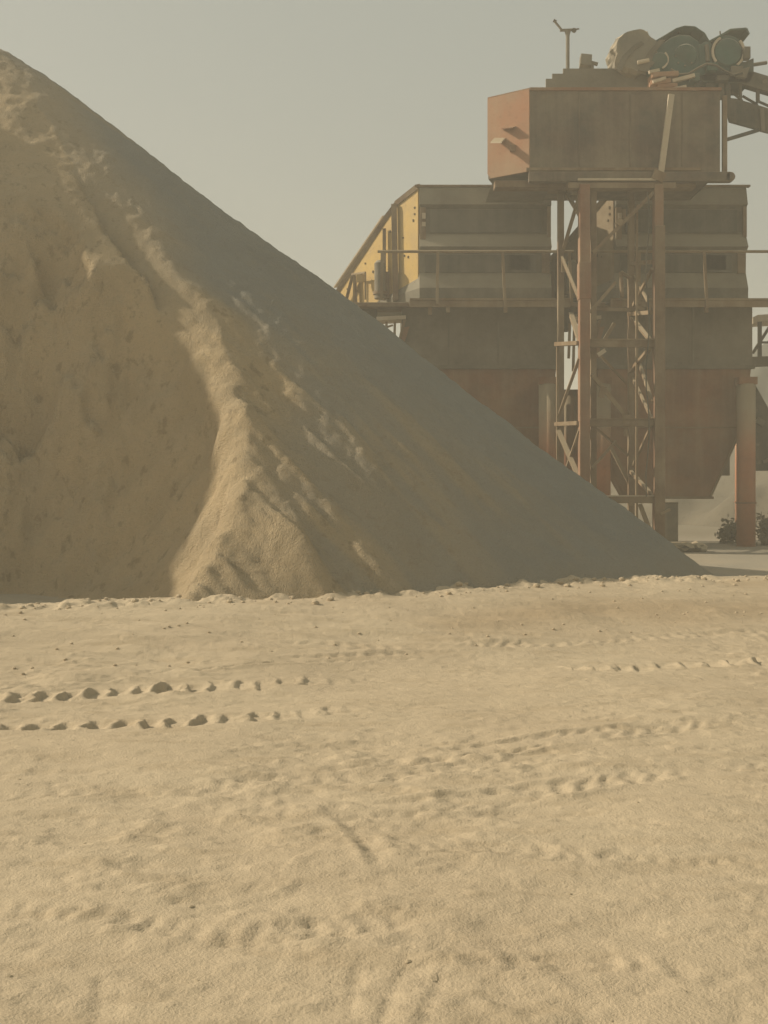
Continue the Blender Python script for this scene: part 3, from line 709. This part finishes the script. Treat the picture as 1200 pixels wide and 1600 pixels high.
# ------------------------------------------------------------------ upper bin
def build_bin():
    t = thing('surge_bin', (PX(970, TY), TY + 1, PZ(290, TY)), 'dark red steel bin with an orange end plate on top of the lattice tower', 'bin')
    zt, zb = PZ(140, TY), PZ(268, TY)
    plan = [(PX(828, TY), TY), (PX(1125, TY), TY), (PX(1125, TY), 29.7), (3.35, 29.7), (2.65, 27.66)]
    m = MB(); m.loft([[Vector((x, y, z)) for x, y in plan] for z in (zb, zt)], caps=False)
    m.add([Vector((x, y, zt - 0.02)) for x, y in plan], [(0, 1, 2, 3, 4)]).add([Vector((x, y, zb + 0.02)) for x, y in plan], [(0, 1, 2, 3, 4)])
    m.build('bin_shell', M['bin_plate'], t)
    a = Vector((PX(828, TY), TY, 0)); b = Vector((2.65, 27.66, 0)); n = Vector((-(a - b).y, (a - b).x, 0)).normalized(); n = n if n.y < 0 else -n
    ep = MB().prism([a + Vector((0, 0, zb)), a + Vector((0, 0, zt)), b + Vector((0, 0, zt)), b + Vector((0, 0, zb + 0.12)), b + (a - b) * 0.08 + Vector((0, 0, zb))], n * 0.04).build('end_plate', M['orange_plate'], t)
    def onp(px, py, out):
        k = (px - 600) / F; s = (k * a.y - a.x) / ((b - a).x - k * (b - a).y); p = a + (b - a) * s
        return Vector((p.x, p.y, PZ(py, p.y))) + n * out
    m = MB(); m.prism([onp(774, 218, 0.05), onp(791, 218, 0.05), onp(797, 231, 0.45), onp(780, 231, 0.45)], (0, 0, 0.03))
    m.build('step_plate', M['pale'], ep)
    m = MB(); m.prism([onp(786, 203, 0.05), onp(808, 200, 0.05), onp(808, 204, 0.22), onp(790, 206, 0.22)], (0, 0, 0.03))
    m.build('hood', M['rust'], ep)
    m = MB(); m.box(onp(803, 233, 0.06), (0.14, 0.1, 0.16)); m.build('latch', M['rust'], ep)
    # rim, frame flats and seams
    m = MB(); m.box((PX(977, TY), TY - 0.02, zt + 0.0), (PX(1125, TY) - PX(826, TY), 0.08, 0.07)); m.beam(a + Vector((0, 0, zt)), b + Vector((0, 0, zt)), 0.07, 0.07); m.build('rim', M['rust'], t)
    m = MB(); m.box((PX(958, TY), TY - 0.015, zb + 0.05), (PX(1127, TY) - PX(830, TY) - 0.4, 0.06, 0.07)); m.build('lower_flange', M['frame'], t)
    for px in (905, 985, 1066):
        MB().box((PX(px, TY), TY - 0.008, (zt + zb) / 2 + 0.02), (0.035, 0.025, zt - zb - 0.2)).build('seam', M['bin_plate'], t)
    # skid beams below
    m = MB(); x0, x1 = PX(826, TY), PX(1140, TY)
    m.box(((x0 + x1) / 2, TY + 0.02, PZ(277, TY)), (x1 - x0, 0.2, 0.24)); m.tube((x1, TY - 0.08, PZ(277, TY)), (x1, TY + 0.12, PZ(277, TY)), 0.118, n=16)
    m.build('skid_beam', M['bin_plate'], t, bevel=0.01)
    m = MB(); m.box((PX(965, TY), TY - 0.12, PZ(283, TY)), (PX(1032, TY) - PX(905, TY), 0.1, 0.05)); m.build('ledge', M['pale'], t)
    m = MB(); m.box((PX(930, TY + .3), TY + 0.45, PZ(288, TY + .3)), (PX(1105, TY) - PX(788, TY), 0.4, 0.16)); m.build('skid_beam', M['frame'], t)
    m = MB(); m.prism([P(772, 279, 27.8), P(835, 272, 27.8), P(860, 292, 27.8), P(767, 292, 27.8)], (0, 1.5, 0)); m.build('under_plate', M['dust_plate'], t)
    # stepped parapet plate on top
    YP = 27.9
    pts = [(853, 145), (853, 123), (863, 123), (863, 115), (880, 115), (880, 107), (1012, 107), (1016, 145)]
    MB().prism([P(x, y, YP) for x, y in pts], (0, 0.07, 0)).build('stepped_parapet', M['dust_plate'], t)
    MB().prism([P(x, y, YP + 1.5) for x, y in pts[1:-1]] + [P(1016, 150, YP + 1.5), P(853, 150, YP + 1.5)], (0, 0.07, 0)).build('stepped_parapet', M['dust_plate'], t)
    # leaning strut and upright in front of the bin
    MB().beam(P(1049, 148, TY - 0.2), P(1031, 282, TY - 0.12), 0.14, 0.1).build('strut', M['pale'], t)
    MB().beam(P(1032, 268, TY - 0.16), P(1026, 282, TY - 0.16), 0.3, 0.08).build('strut_foot', M['rail'], t)
    MB().beam(P(1132, 150, TY + 0.1), P(1132, 270, TY + 0.1), 0.11, 0.1).build('upright', M['frame'], t)
    return t
build_bin()

# ------------------------------------------------------------------ mast and tilted box on the parapet
t = thing('signal_mast', P(887, 107, 27.93), 'thin mast with a crooked arm standing on the stepped parapet', 'mast')
MB().tube(P(887, 108, 27.93), P(887, 56, 27.93), 0.048, n=10).tube(P(887, 56, 27.93), P(887, 48, 27.93), 0.048, 0.085, n=10).build('pole', M['dust_plate'], t)
m = MB(); m.beam(P(875, 47.5, 27.93), P(895, 46.5, 27.93), 0.05, 0.06); m.beam(P(877, 46, 27.93), P(868, 35, 27.93), 0.045, 0.05); m.box(P(867, 33, 27.93), (0.08, 0.06, 0.06), ry=0.6); m.build('arm', M['dust_plate'], t)
m = MB(); m.tube(P(897, 47.5, 27.85), P(897, 47.5, 28.02), 0.062, n=14); m.beam(P(899, 46, 27.93), P(905, 45, 27.93), 0.03, 0.03); m.build('lamp', M['dark'], t)
t = thing('floodlight', P(917, 107, 28.0), 'small tilted floodlight on the parapet edge between mast and dusty pulley', 'floodlight')
m = MB(); m.box(P(915, 96, 28.0), (0.29, 0.2, 0.32), ry=0.1, rx=-0.25); m.build('lamp_box', M['dust_plate'], t, bevel=0.015)
m = MB(); m.box(P(928, 99, 28.05), (0.2, 0.1, 0.06), ry=0.25); m.box(P(925, 104, 28.05), (0.08, 0.08, 0.14)); m.build('bracket', M['dust_plate'], t)

# ------------------------------------------------------------------ belt conveyor with drive on top
def build_conveyor():
    t = thing('belt_conveyor', P(1060, 145, 28.2), 'inclined belt conveyor with dark green drive motors feeding the upper bin', 'conveyor')
    Y0 = 27.6
    def poly(pts, Y=Y0): return [P(x, y, Y) for x, y in pts]
    # dust-caked head pulley
    n3 = Noise2(33); c = P(988, 92, 28.1); rad = 0.60; rings = []
    for j in range(9):
        y = -0.55 + j * 1.1 / 8; ring = []
        for k in range(40):
            a = 2 * math.pi * k / 40
            rr = rad * (0.99 + 0.10 * float(n3.fbm(np.array(a * 3.4), np.array(y * 4.0), 4, 0.65))) * (1 if 0 < j < 8 else 0.9)
            ring.append(c + Vector((rr * math.cos(a), y, rr * math.sin(a) * 0.93)))
        rings.append(ring)
    MB().loft(rings).build('head_pulley', M['pulley_dust'], t, smooth=False)
    m = MB(); m.prism(poly([(997, 110), (1012, 82), (1030, 62), (1040, 62), (1022, 84), (1014, 112)], 27.5), (0, 0.05, 0)); m.prism(poly([(962, 108), (972, 88), (990, 70), (1002, 64), (1006, 68), (994, 76), (980, 92), (972, 110)], 27.5), (0, 0.05, 0)); m.build('pulley_guard', M['dust_plate'], t)
    m = MB(); m.tube(P(996, 98, 27.45), P(1014, 94, 27.45), 0.05, n=10); m.build('shaft', M['pale'], t)
    # gearbox housing with ribbed, bolted face
    hp = [(1012, 106), (1010, 82), (1032, 69), (1050, 57), (1062, 53), (1078, 54), (1092, 64), (1101, 84), (1103, 116), (1060, 120), (1018, 116)]
    gb = MB().prism(poly(hp), (0, 0.75, 0)).build('gearbox', M['teal'], t, bevel=0.04)
    m = MB()
    for (px, py, r, d) in ((1030, 96, 0.22, 0.08), (1070, 88, 0.30, 0.06), (1062, 80, 0.09, 0.12)):
        m.tube(P(px, py, Y0 + 0.01), P(px, py, Y0 - d), r, r * 0.93, n=22)
    m.build('bearing_cover', M['teal'], gb)
    m = MB()
    for k in range(14):
        a0, a1 = R(-65 + k * 8), R(-57 + k * 8)
        cc = P(1029, 93, Y0 - 0.09); r_ = 0.235
        m.beam(cc + Vector((r_ * math.cos(a0), 0, r_ * math.sin(a0))), cc + Vector((r_ * math.cos(a1), 0, r_ * math.sin(a1))), 0.045, 0.04)
    m.build('cover_ring', M['pale'], gb)
    m = MB(); top = [(1008, 80), (1032, 66), (1050, 55), (1063, 51), (1079, 52), (1094, 62), (1104, 80)]
    for a, b in zip(top[:-1], top[1:]): m.beam(P(*a, Y0 + 0.36), P(*b, Y0 + 0.36), 0.03, 0.8)
    m.build('top_cover', M['teal'], gb, bevel=0.008)
    # link between gearbox and motor
    m = MB(); m.box(P(1103, 84, Y0 + .35), (0.14, 0.5, 0.42)); m.tube(P(1098, 86, Y0 + 0.1), P(1120, 86, Y0 + 0.1), 0.12, n=14); m.build('coupling', M['teal'], t, bevel=0.015)
    # drive motor: finned drum facing the viewer, cowl above
    c = P(1137, 82, Y0)
    mt = MB().tube(c + Vector((0, 0.02, 0)), c + Vector((0, 0.85, 0)), 0.45, n=30).tube(c + Vector((0, -0.05, 0)), c + Vector((0, 0.03, 0)), 0.33, 0.38, n=30).build('drive_motor', M['teal'], t, bevel=0.012)
    m = MB()
    for k in range(24):
        a = 2 * math.pi * k / 24; m.beam(c + Vector((0.44 * math.cos(a), 0.05, 0.44 * math.sin(a))), c + Vector((0.44 * math.cos(a), 0.7, 0.44 * math.sin(a))), 0.02, 0.05)
    m.build('cooling_fin', M['teal'], mt, split=False)
    m = MB()
    for lo, hi in ((120, 215), (-55, 40)):
        k = lo
        while k < hi:
            a0, a1 = R(k), R(k + 9); m.beam(c + Vector((0.40 * math.cos(a0), -0.05, 0.40 * math.sin(a0))), c + Vector((0.40 * math.cos(a1), -0.05, 0.40 * math.sin(a1))), 0.06, 0.05); k += 9
    m.build('rim_band', M['pale'], mt)
    m = MB(); top = [(1101, 75), (1118, 66), (1133, 57), (1158, 55)]
    for a, b in zip(top[:-1], top[1:]): m.beam(P(*a, Y0 + .4), P(*b, Y0 + .4), 0.045, 0.85)
    m.beam(P(1158, 55, Y0 + .4), P(1162, 64, Y0 + .4), 0.045, 0.85); m.build('motor_cowl', M['teal'], mt, bevel=0.008)
    for px in (1060, 1127):
        pass
    m = MB(); m.tube(P(1060, 53, Y0 + .2), P(1059, 48, Y0 + .2), 0.02, n=8).tube(P(1126, 58, Y0 + .2), P(1125, 49, Y0 + .2), 0.02, n=8); m.build('lifting_eye', M['dark'], gb)
    # machine bed under the motor
    m = MB(); m.prism(poly([(1096, 94), (1165, 96), (1178, 90), (1178, 118), (1172, 130), (1098, 128)], Y0 + .05), (0, 0.9, 0)); m.build('machine_bed', M['teal_dark'], t, bevel=0.02)
    m = MB(); m.box(P(1150, 112, Y0), (0.3, 0.2, 0.22)); m.prism(poly([(1150, 120), (1158, 108), (1172, 104), (1166, 122)], Y0 - .06), (0, 0.12, 0)); m.build('terminal_box', M['dust_plate'], t, bevel=0.01)
    m = MB(); m.tube(P(1172, 102, Y0 + .1), P(1198, 98, Y0 + .1), 0.045, n=10); m.build('lever', M['dark'], t)
    m = MB(); pp = [P(1048 + 14 * k, 108 + 9 * math.sin(k * 1.1), Y0 - .2) for k in range(9)]
    for p, q in zip(pp[:-1], pp[1:]): m.tube(p, q, 0.028, n=8)
    m.build('hose', M['dark'], t, split=False)
    for px, py, sx, sz in ((1085, 122, .22, .18), (1112, 106, .26, .2), (1166, 84, .16, .3), (1128, 124, .3, .12)):
        MB().box(P(px, py, Y0 - .08), (sx, 0.2, sz)).build('junction_box', M['teal'] if px < 1120 else M['dark'], t, bevel=0.012)
    MB().tube(P(1104, 70, Y0 - .05), P(1106, 96, Y0 - .05), 0.05, n=10).build('pipe', M['dust_plate'], t)
    for k in range(6):
        px = 1195 + 52 * k; py = 127 + 0.30 * (px - 1195)
        MB().tube(P(px, py, Y0 - .02), P(px, py, Y0 + 1.05), 0.06, n=12).build('idler_roller', M['dust_plate'], t)
    for a_, b_ in (((1143, 143), (1160, 158)), ((1160, 150), (1184, 164)), ((1184, 158), (1215, 172)), ((1215, 160), (1250, 186))):
        MB().beam(P(*a_, Y0 + .5), P(*b_, Y0 + .5), 0.05, 0.05).build('truss_brace', M['dark'], t)
    m = MB(); m.prism(poly([(1092, 70), (1104, 64), (1112, 70), (1112, 104), (1094, 106)], Y0 - .02), (0, 0.12, 0)); m.build('belt_guard', M['teal'], t, bevel=0.012)
    for q in range(8):
        a0 = 2 * math.pi * q / 8; cc = P(1070, 88, Y0 - 0.065)
        MB().tube(cc + Vector((0.24 * math.cos(a0), 0, 0.24 * math.sin(a0))), cc + Vector((0.24 * math.cos(a0), -0.03, 0.24 * math.sin(a0))), 0.025, n=6).build('bolt', M['dust_plate'], gb)
    # orange drive base plates with spilled dust
    m = MB()
    m.box(P(1036, 121, Y0 - .1), (0.66, 0.5, 0.12), ry=-0.05); m.box(P(1030, 131, Y0 - .12), (0.5, 0.4, 0.12), ry=-0.1); m.box(P(1040, 137, Y0 - .08), (0.5, 0.4, 0.10))
    db = m.build('drive_base', M['orange_plate'], t, bevel=0.01)
    m = MB(); m.beam(P(1016, 148, Y0 - .3), P(1072, 136, Y0 - .3), 0.09, 0.1); m.beam(P(1050, 127, Y0 - .25), P(1085, 118, Y0 - .25), 0.09, 0.1); m.beam(P(1003, 144, Y0 - .3), P(1014, 144, Y0 - .3), 0.06, 0.08)
    m.beam(P(1020, 128, Y0 - .36), P(1040, 122, Y0 - .36), 0.07, 0.08).beam(P(1014, 113, Y0 - .3), P(1030, 110, Y0 - .3), 0.07, 0.1)
    m.build('base_angle', M['pale'], db)
    # truss carrying the belt down to the right, two sides
    for Ys in (Y0 + 0.05, Y0 + 0.95):
        m = MB(); m.prism(poly([(1062, 118), (1178, 112), (1540, 222), (1540, 248), (1200, 143), (1150, 128), (1062, 123)], Ys), (0, 0.08, 0)); m.build('upper_girder', M['dark'], t)
        m = MB(); m.prism(poly([(1130, 152), (1150, 154), (1540, 270), (1540, 300), (1188, 204), (1180, 201), (1140, 190)], Ys), (0, 0.08, 0)); m.build('lower_girder', M['dark'], t)
        for px, w in ((1090, 0.13), (1109, 0.2), (1127, 0.13), (1138, 0.1), (1157, 0.06), (1184, 0.08), (1250, 0.08), (1320, 0.08), (1400, 0.08), (1480, 0.08)):
            s = max(0, (px - 1170) * 0.28)
            MB().beam(P(px, 118 + s, Ys + 0.09), P(px, 156 + s * 1.05, Ys + 0.09), w, 0.07).build('truss_post', M['dark'], t)
    m = MB(); m.prism([P(1030, 112, Y0 + .16), P(1178, 116, Y0 + .16), P(1540, 226, Y0 + .16), P(1540, 232, Y0 + .16), P(1178, 122, Y0 + .16), P(1030, 118, Y0 + .16)], (0, 0.75, 0)); m.build('belt', M['dark'], t)
    MB().beam(P(1136, 218, TY + .4), P(1186, 203, TY + .55), 0.08, 0.08).build('knee_brace', M['dark'], t)
    MB().beam(P(1190, 170, Y0), P(1192, 205, Y0), 0.1, 0.08).build('truss_post', M['dust_plate'], t)
    for Ys in (Y0 + 0.1, Y0 + 0.95):
        MB().beam(P(1480, 280, Ys), Vector((PX(1500, Ys), Ys, 0.1)), 0.2, 0.2).build('trestle_leg', M['frame'], t)
    return t
build_conveyor()

# ------------------------------------------------------------------ lower conveyor stand at the right edge
def build_stand():
    Y0 = 33.5
    t = thing('screen_stand', (PX(1230, Y0), Y0, 0.24), 'green grey steel stand with a pale deck at the right edge behind the hopper leg', 'stand')
    m = MB(); m.box(P(1240, 498, Y0), (2.6, 1.2, 0.2), ry=-0.06); m.build('deck', M['pale'], t)
    m = MB()
    for px in (1187, 1240, 1300): m.beam(P(px, 503, Y0 - .5), P(px, 565, Y0 - .5), 0.10, 0.1)
    m.beam(P(1206, 505, Y0 - .5), P(1176, 552, Y0 - .5), 0.08, 0.08); m.beam(P(1240, 505, Y0 - .5), P(1300, 560, Y0 - .5), 0.08, 0.08); m.beam(P(1187, 535, Y0 - .45), P(1300, 535, Y0 - .45), 0.06, 0.06)
    m.build('frame', M['dark'], t)
    m = MB(); m.box(P(1240, 563, Y0 - .4), (2.7, 0.5, 0.26), ry=-0.04); m.build('floor_beam', M['dark'], t)
    m = MB(); m.prism([P(x, y, Y0 - .3) for x, y in ((1166, 590), (1180, 600), (1230, 690), (1230, 735), (1176, 735), (1172, 660))], (0, 0.7, 0)); m.build('chute', M['dark'], t, bevel=0.02)
    m = MB()
    for px, py, sx, sz, rr in ((1179, 642, .14, .16, .5), (1188, 659, .26, .18, .6), (1182, 695, .14, .08, .2), (1183, 722, .18, .12, 0), (1197, 720, .22, .1, -.4)):
        m.box(P(px, py, Y0 - .36), (sx, 0.1, sz), ry=rr)
    m.build('wear_plate', M['dust_plate'], t)
    for px in (1215, 1290):
        MB().beam(P(px, 560, Y0 + .2), Vector((PX(px, Y0 + .2), Y0 + .2, 0.1)), 0.25, 0.25).build('leg', M['dark'], t)
    return t
build_stand()

# ------------------------------------------------------------------ small things on the ground
m = MB(); c = P(1046, 808, 28.6)
m.box((c.x, c.y, 0.2 + 0.6), (0.36, 0.4, 1.25)); m.box((c.x + 0.02, c.y, 0.2), (0.5, 0.5, 0.2)); m.box((c.x - .03, c.y, 1.44), (0.42, 0.46, 0.06))
tag(m.build('concrete_pier', M['concrete'], None, origin=(c.x, c.y, 0.2), bevel=0.02), 'dark concrete pier standing just right of the lattice tower foot', 'pier')

def rock_mesh(seed, s, sq):
    rnd = random.Random(seed); bm = bmesh.new(); bmesh.ops.create_icosphere(bm, subdivisions=2, radius=1)
    for v in bm.verts:
        v.co = Vector((v.co.x * s * rnd.uniform(.8, 1.15), v.co.y * s * rnd.uniform(.8, 1.15), v.co.z * s * sq * rnd.uniform(.8, 1.15)))
    mb = MB(); mb.add([v.co.copy() for v in bm.verts], [tuple(q.index for q in f.verts) for f in bm.faces]); bm.free(); return mb
rocks = [(1058, 842, .38, .40, 'dark', 'dark flat slab of rubble right beside the concrete pier'), (1070, 848, .30, .5, 'stone', 'low grey boulder in front of the concrete pier'),
         (1078, 843, .13, .9, 'pale', 'small white stone among the rubble by the pier'), (1087, 849, .22, .7, 'dark', 'dark lump of rubble just right of the small white stone'),
         (1094, 845, .20, .6, 'pale', 'pale tan stone at the right end of the rubble'), (1056, 868, .11, .7, 'pale', 'pale stone lying at the grey heap toe'),
         (1064, 871, .10, .6, 'pale', 'smaller pale stone nearest the toe of the grey heap')]
M['stone'] = dusty('rubble_stone', (0.19, 0.18, 0.15), (0.15, 0.14, 0.12), 0.3, 0.1, rough=0.95)
M['rubble_dark'] = dusty('dark_rubble', (0.09, 0.085, 0.07), (0.07, 0.065, 0.055), 0.2, 0.1)
M['stone_pale'] = dusty('pale_stone', (0.42, 0.38, 0.30), (0.36, 0.33, 0.27), 0.3, 0.1)
for i, (px, py, s, sq, mt, lb) in enumerate(rocks):
    x, y = (PX(px, 27.2), 27.2) if py < 860 else (PX(px, 24.0), 24.0)
    z = PZ(py, y) - 0.05
    o = rock_mesh(50 + i, s, sq).build('rubble_stone', M[{'dark': 'rubble_dark', 'stone': 'stone', 'pale': 'stone_pale'}[mt]], None, origin=(0, 0, 0))
    o.location = (x, y, min(z, 0.24 + s * sq * 0.6)); tag(o, lb, 'stone', 'rubble by the tower foot')

# shrubs: stems with many small leaves
def leaf_mat():
    m, nt, b = mat_base('dusty_leaf', 0.8)
    tc = N(nt, 'ShaderNodeTexCoord'); c = mixc(nt, ramp(nt, noise(nt, tc.outputs['Object'], 5, 3), 0.35, 0.65), (0.14, 0.135, 0.085), (0.20, 0.18, 0.12))
    nt.links.new(c, b.inputs['Base Color']); return m
M['leaf'] = leaf_mat()
def shrub(px, Y, rad, hgt, n, label, seed):
    rnd = random.Random(seed); x0 = PX(px, Y); g = 0.24
    t = thing('shrub', (x0, Y, g), label, 'shrub', 'dusty shrubs beside the hopper leg')
    lf, st = MB(), MB(); tips = []
    for k in range(11):
        a = rnd.uniform(0, 6.28); q = rnd.uniform(.25, 1); tip = Vector((x0 + rad * q * math.cos(a), Y + rad * q * math.sin(a), g + hgt * rnd.uniform(.55, 1.0) * (1.1 - .45 * q)))
        st.tube((x0 + .05 * math.cos(a), Y + .05 * math.sin(a), g - .1), tip, 0.022, 0.008, n=6); tips.append(tip)
    for k in range(n):
        tip = rnd.choice(tips); base = Vector((x0, Y, g)); p = base.lerp(tip, rnd.uniform(.35, 1.05)) + Vector([rnd.gauss(0, .13) for _ in range(3)])
        p.z = max(p.z, g + .02)
        d = Vector([rnd.gauss(0, 1) for _ in range(3)]).normalized(); e = d.cross(Vector([rnd.gauss(0, 1) for _ in range(3)])).normalized(); s = rnd.uniform(.05, .11)
        lf.add([p - d * s, p + e * s * .45, p + d * s, p - e * s * .45], [(0, 1, 2, 3)])
    lf.build('foliage', M['leaf'], t, split=False); st.build('stem', M['frame'], t, split=False)
shrub(1205, 30.5, 0.55, 0.95, 900, 'dusty green shrub right of the orange pipe leg at the frame edge', 5)
shrub(1140, 31.5, 0.30, 0.65, 350, 'small dry shrub tucked against the left of the orange pipe leg', 6)

# loose pebbles on the near ground
def pebbles():
    rnd = random.Random(77); mb = MB(); base = [rock_mesh(900 + i, 1.0, 0.7) for i in range(5)]
    for k in range(150):
        px, py = rnd.uniform(-60, 1260), HZ + 190 + 640 * rnd.random() ** 0.75
        x, y = ray_ground(px, py); z = ground_z(x, y) - 0.003
        s = rnd.uniform(.004, .008) if rnd.random() < .9 else rnd.uniform(.009, .014)
        src = rnd.choice(base); a = rnd.uniform(0, 6.28); ca, sa = math.cos(a) * s, math.sin(a) * s
        mb.add([Vector((x + v.x * ca - v.y * sa, y + v.x * sa + v.y * ca, z + v.z * s)) for v in src.v], src.f)
    return mb.build('gravel', M['stone_pale'], None, split=False)
tag(pebbles(), 'scattered small pale pebbles on the sandy ground', kind='stuff')

def clods():
    rnd = random.Random(99); mb = MB(); base = [rock_mesh(700 + i, 1.0, 0.75) for i in range(6)]
    for k in range(420):
        x = rnd.uniform(-5.5, 7.0); c = float(crest_y(x))
        y = c + (rnd.gauss(-0.1, 0.35) if rnd.random() < 0.6 else rnd.uniform(-3.5, 0.6))
        z = ground_z(x, y); s = min(0.05 if y > c - 0.8 else 0.018, rnd.expovariate(1 / 0.014) + 0.008)
        src = rnd.choice(base); a = rnd.uniform(0, 6.28); ca, sa = math.cos(a) * s, math.sin(a) * s
        mb.add([Vector((x + v.x * ca - v.y * sa, y + v.x * sa + v.y * ca, z + .25 * s + v.z * s)) for v in src.v], src.f)
    return mb.build('earth_clods', M['ground'], None, split=False)
tag(clods(), 'crumbled earth clods along the low bank before the heap', kind='stuff')

# ------------------------------------------------------------------ dusty air
hz = MB().box((0, 190, 10.5), (860, 640, 26)).build('haze', M['pale'], None)
hz.data.materials.clear()
hm = bpy.data.materials.new('dusty_air'); hm.use_nodes = True; nt = hm.node_tree; nt.nodes.clear()
pv = N(nt, 'ShaderNodeVolumePrincipled'); pv.inputs['Color'].default_value = (0.90, 0.88, 0.79, 1); pv.inputs['Density'].default_value = 0.0062; pv.inputs['Anisotropy'].default_value = 0.2
ou = N(nt, 'ShaderNodeOutputMaterial'); nt.links.new(pv.outputs[0], ou.inputs['Volume'])
hz.data.materials.append(hm); tag(hz, 'pale dusty air over the whole yard', kind='stuff')

for o in bpy.data.objects:
    if '_o' in o: del o['_o']
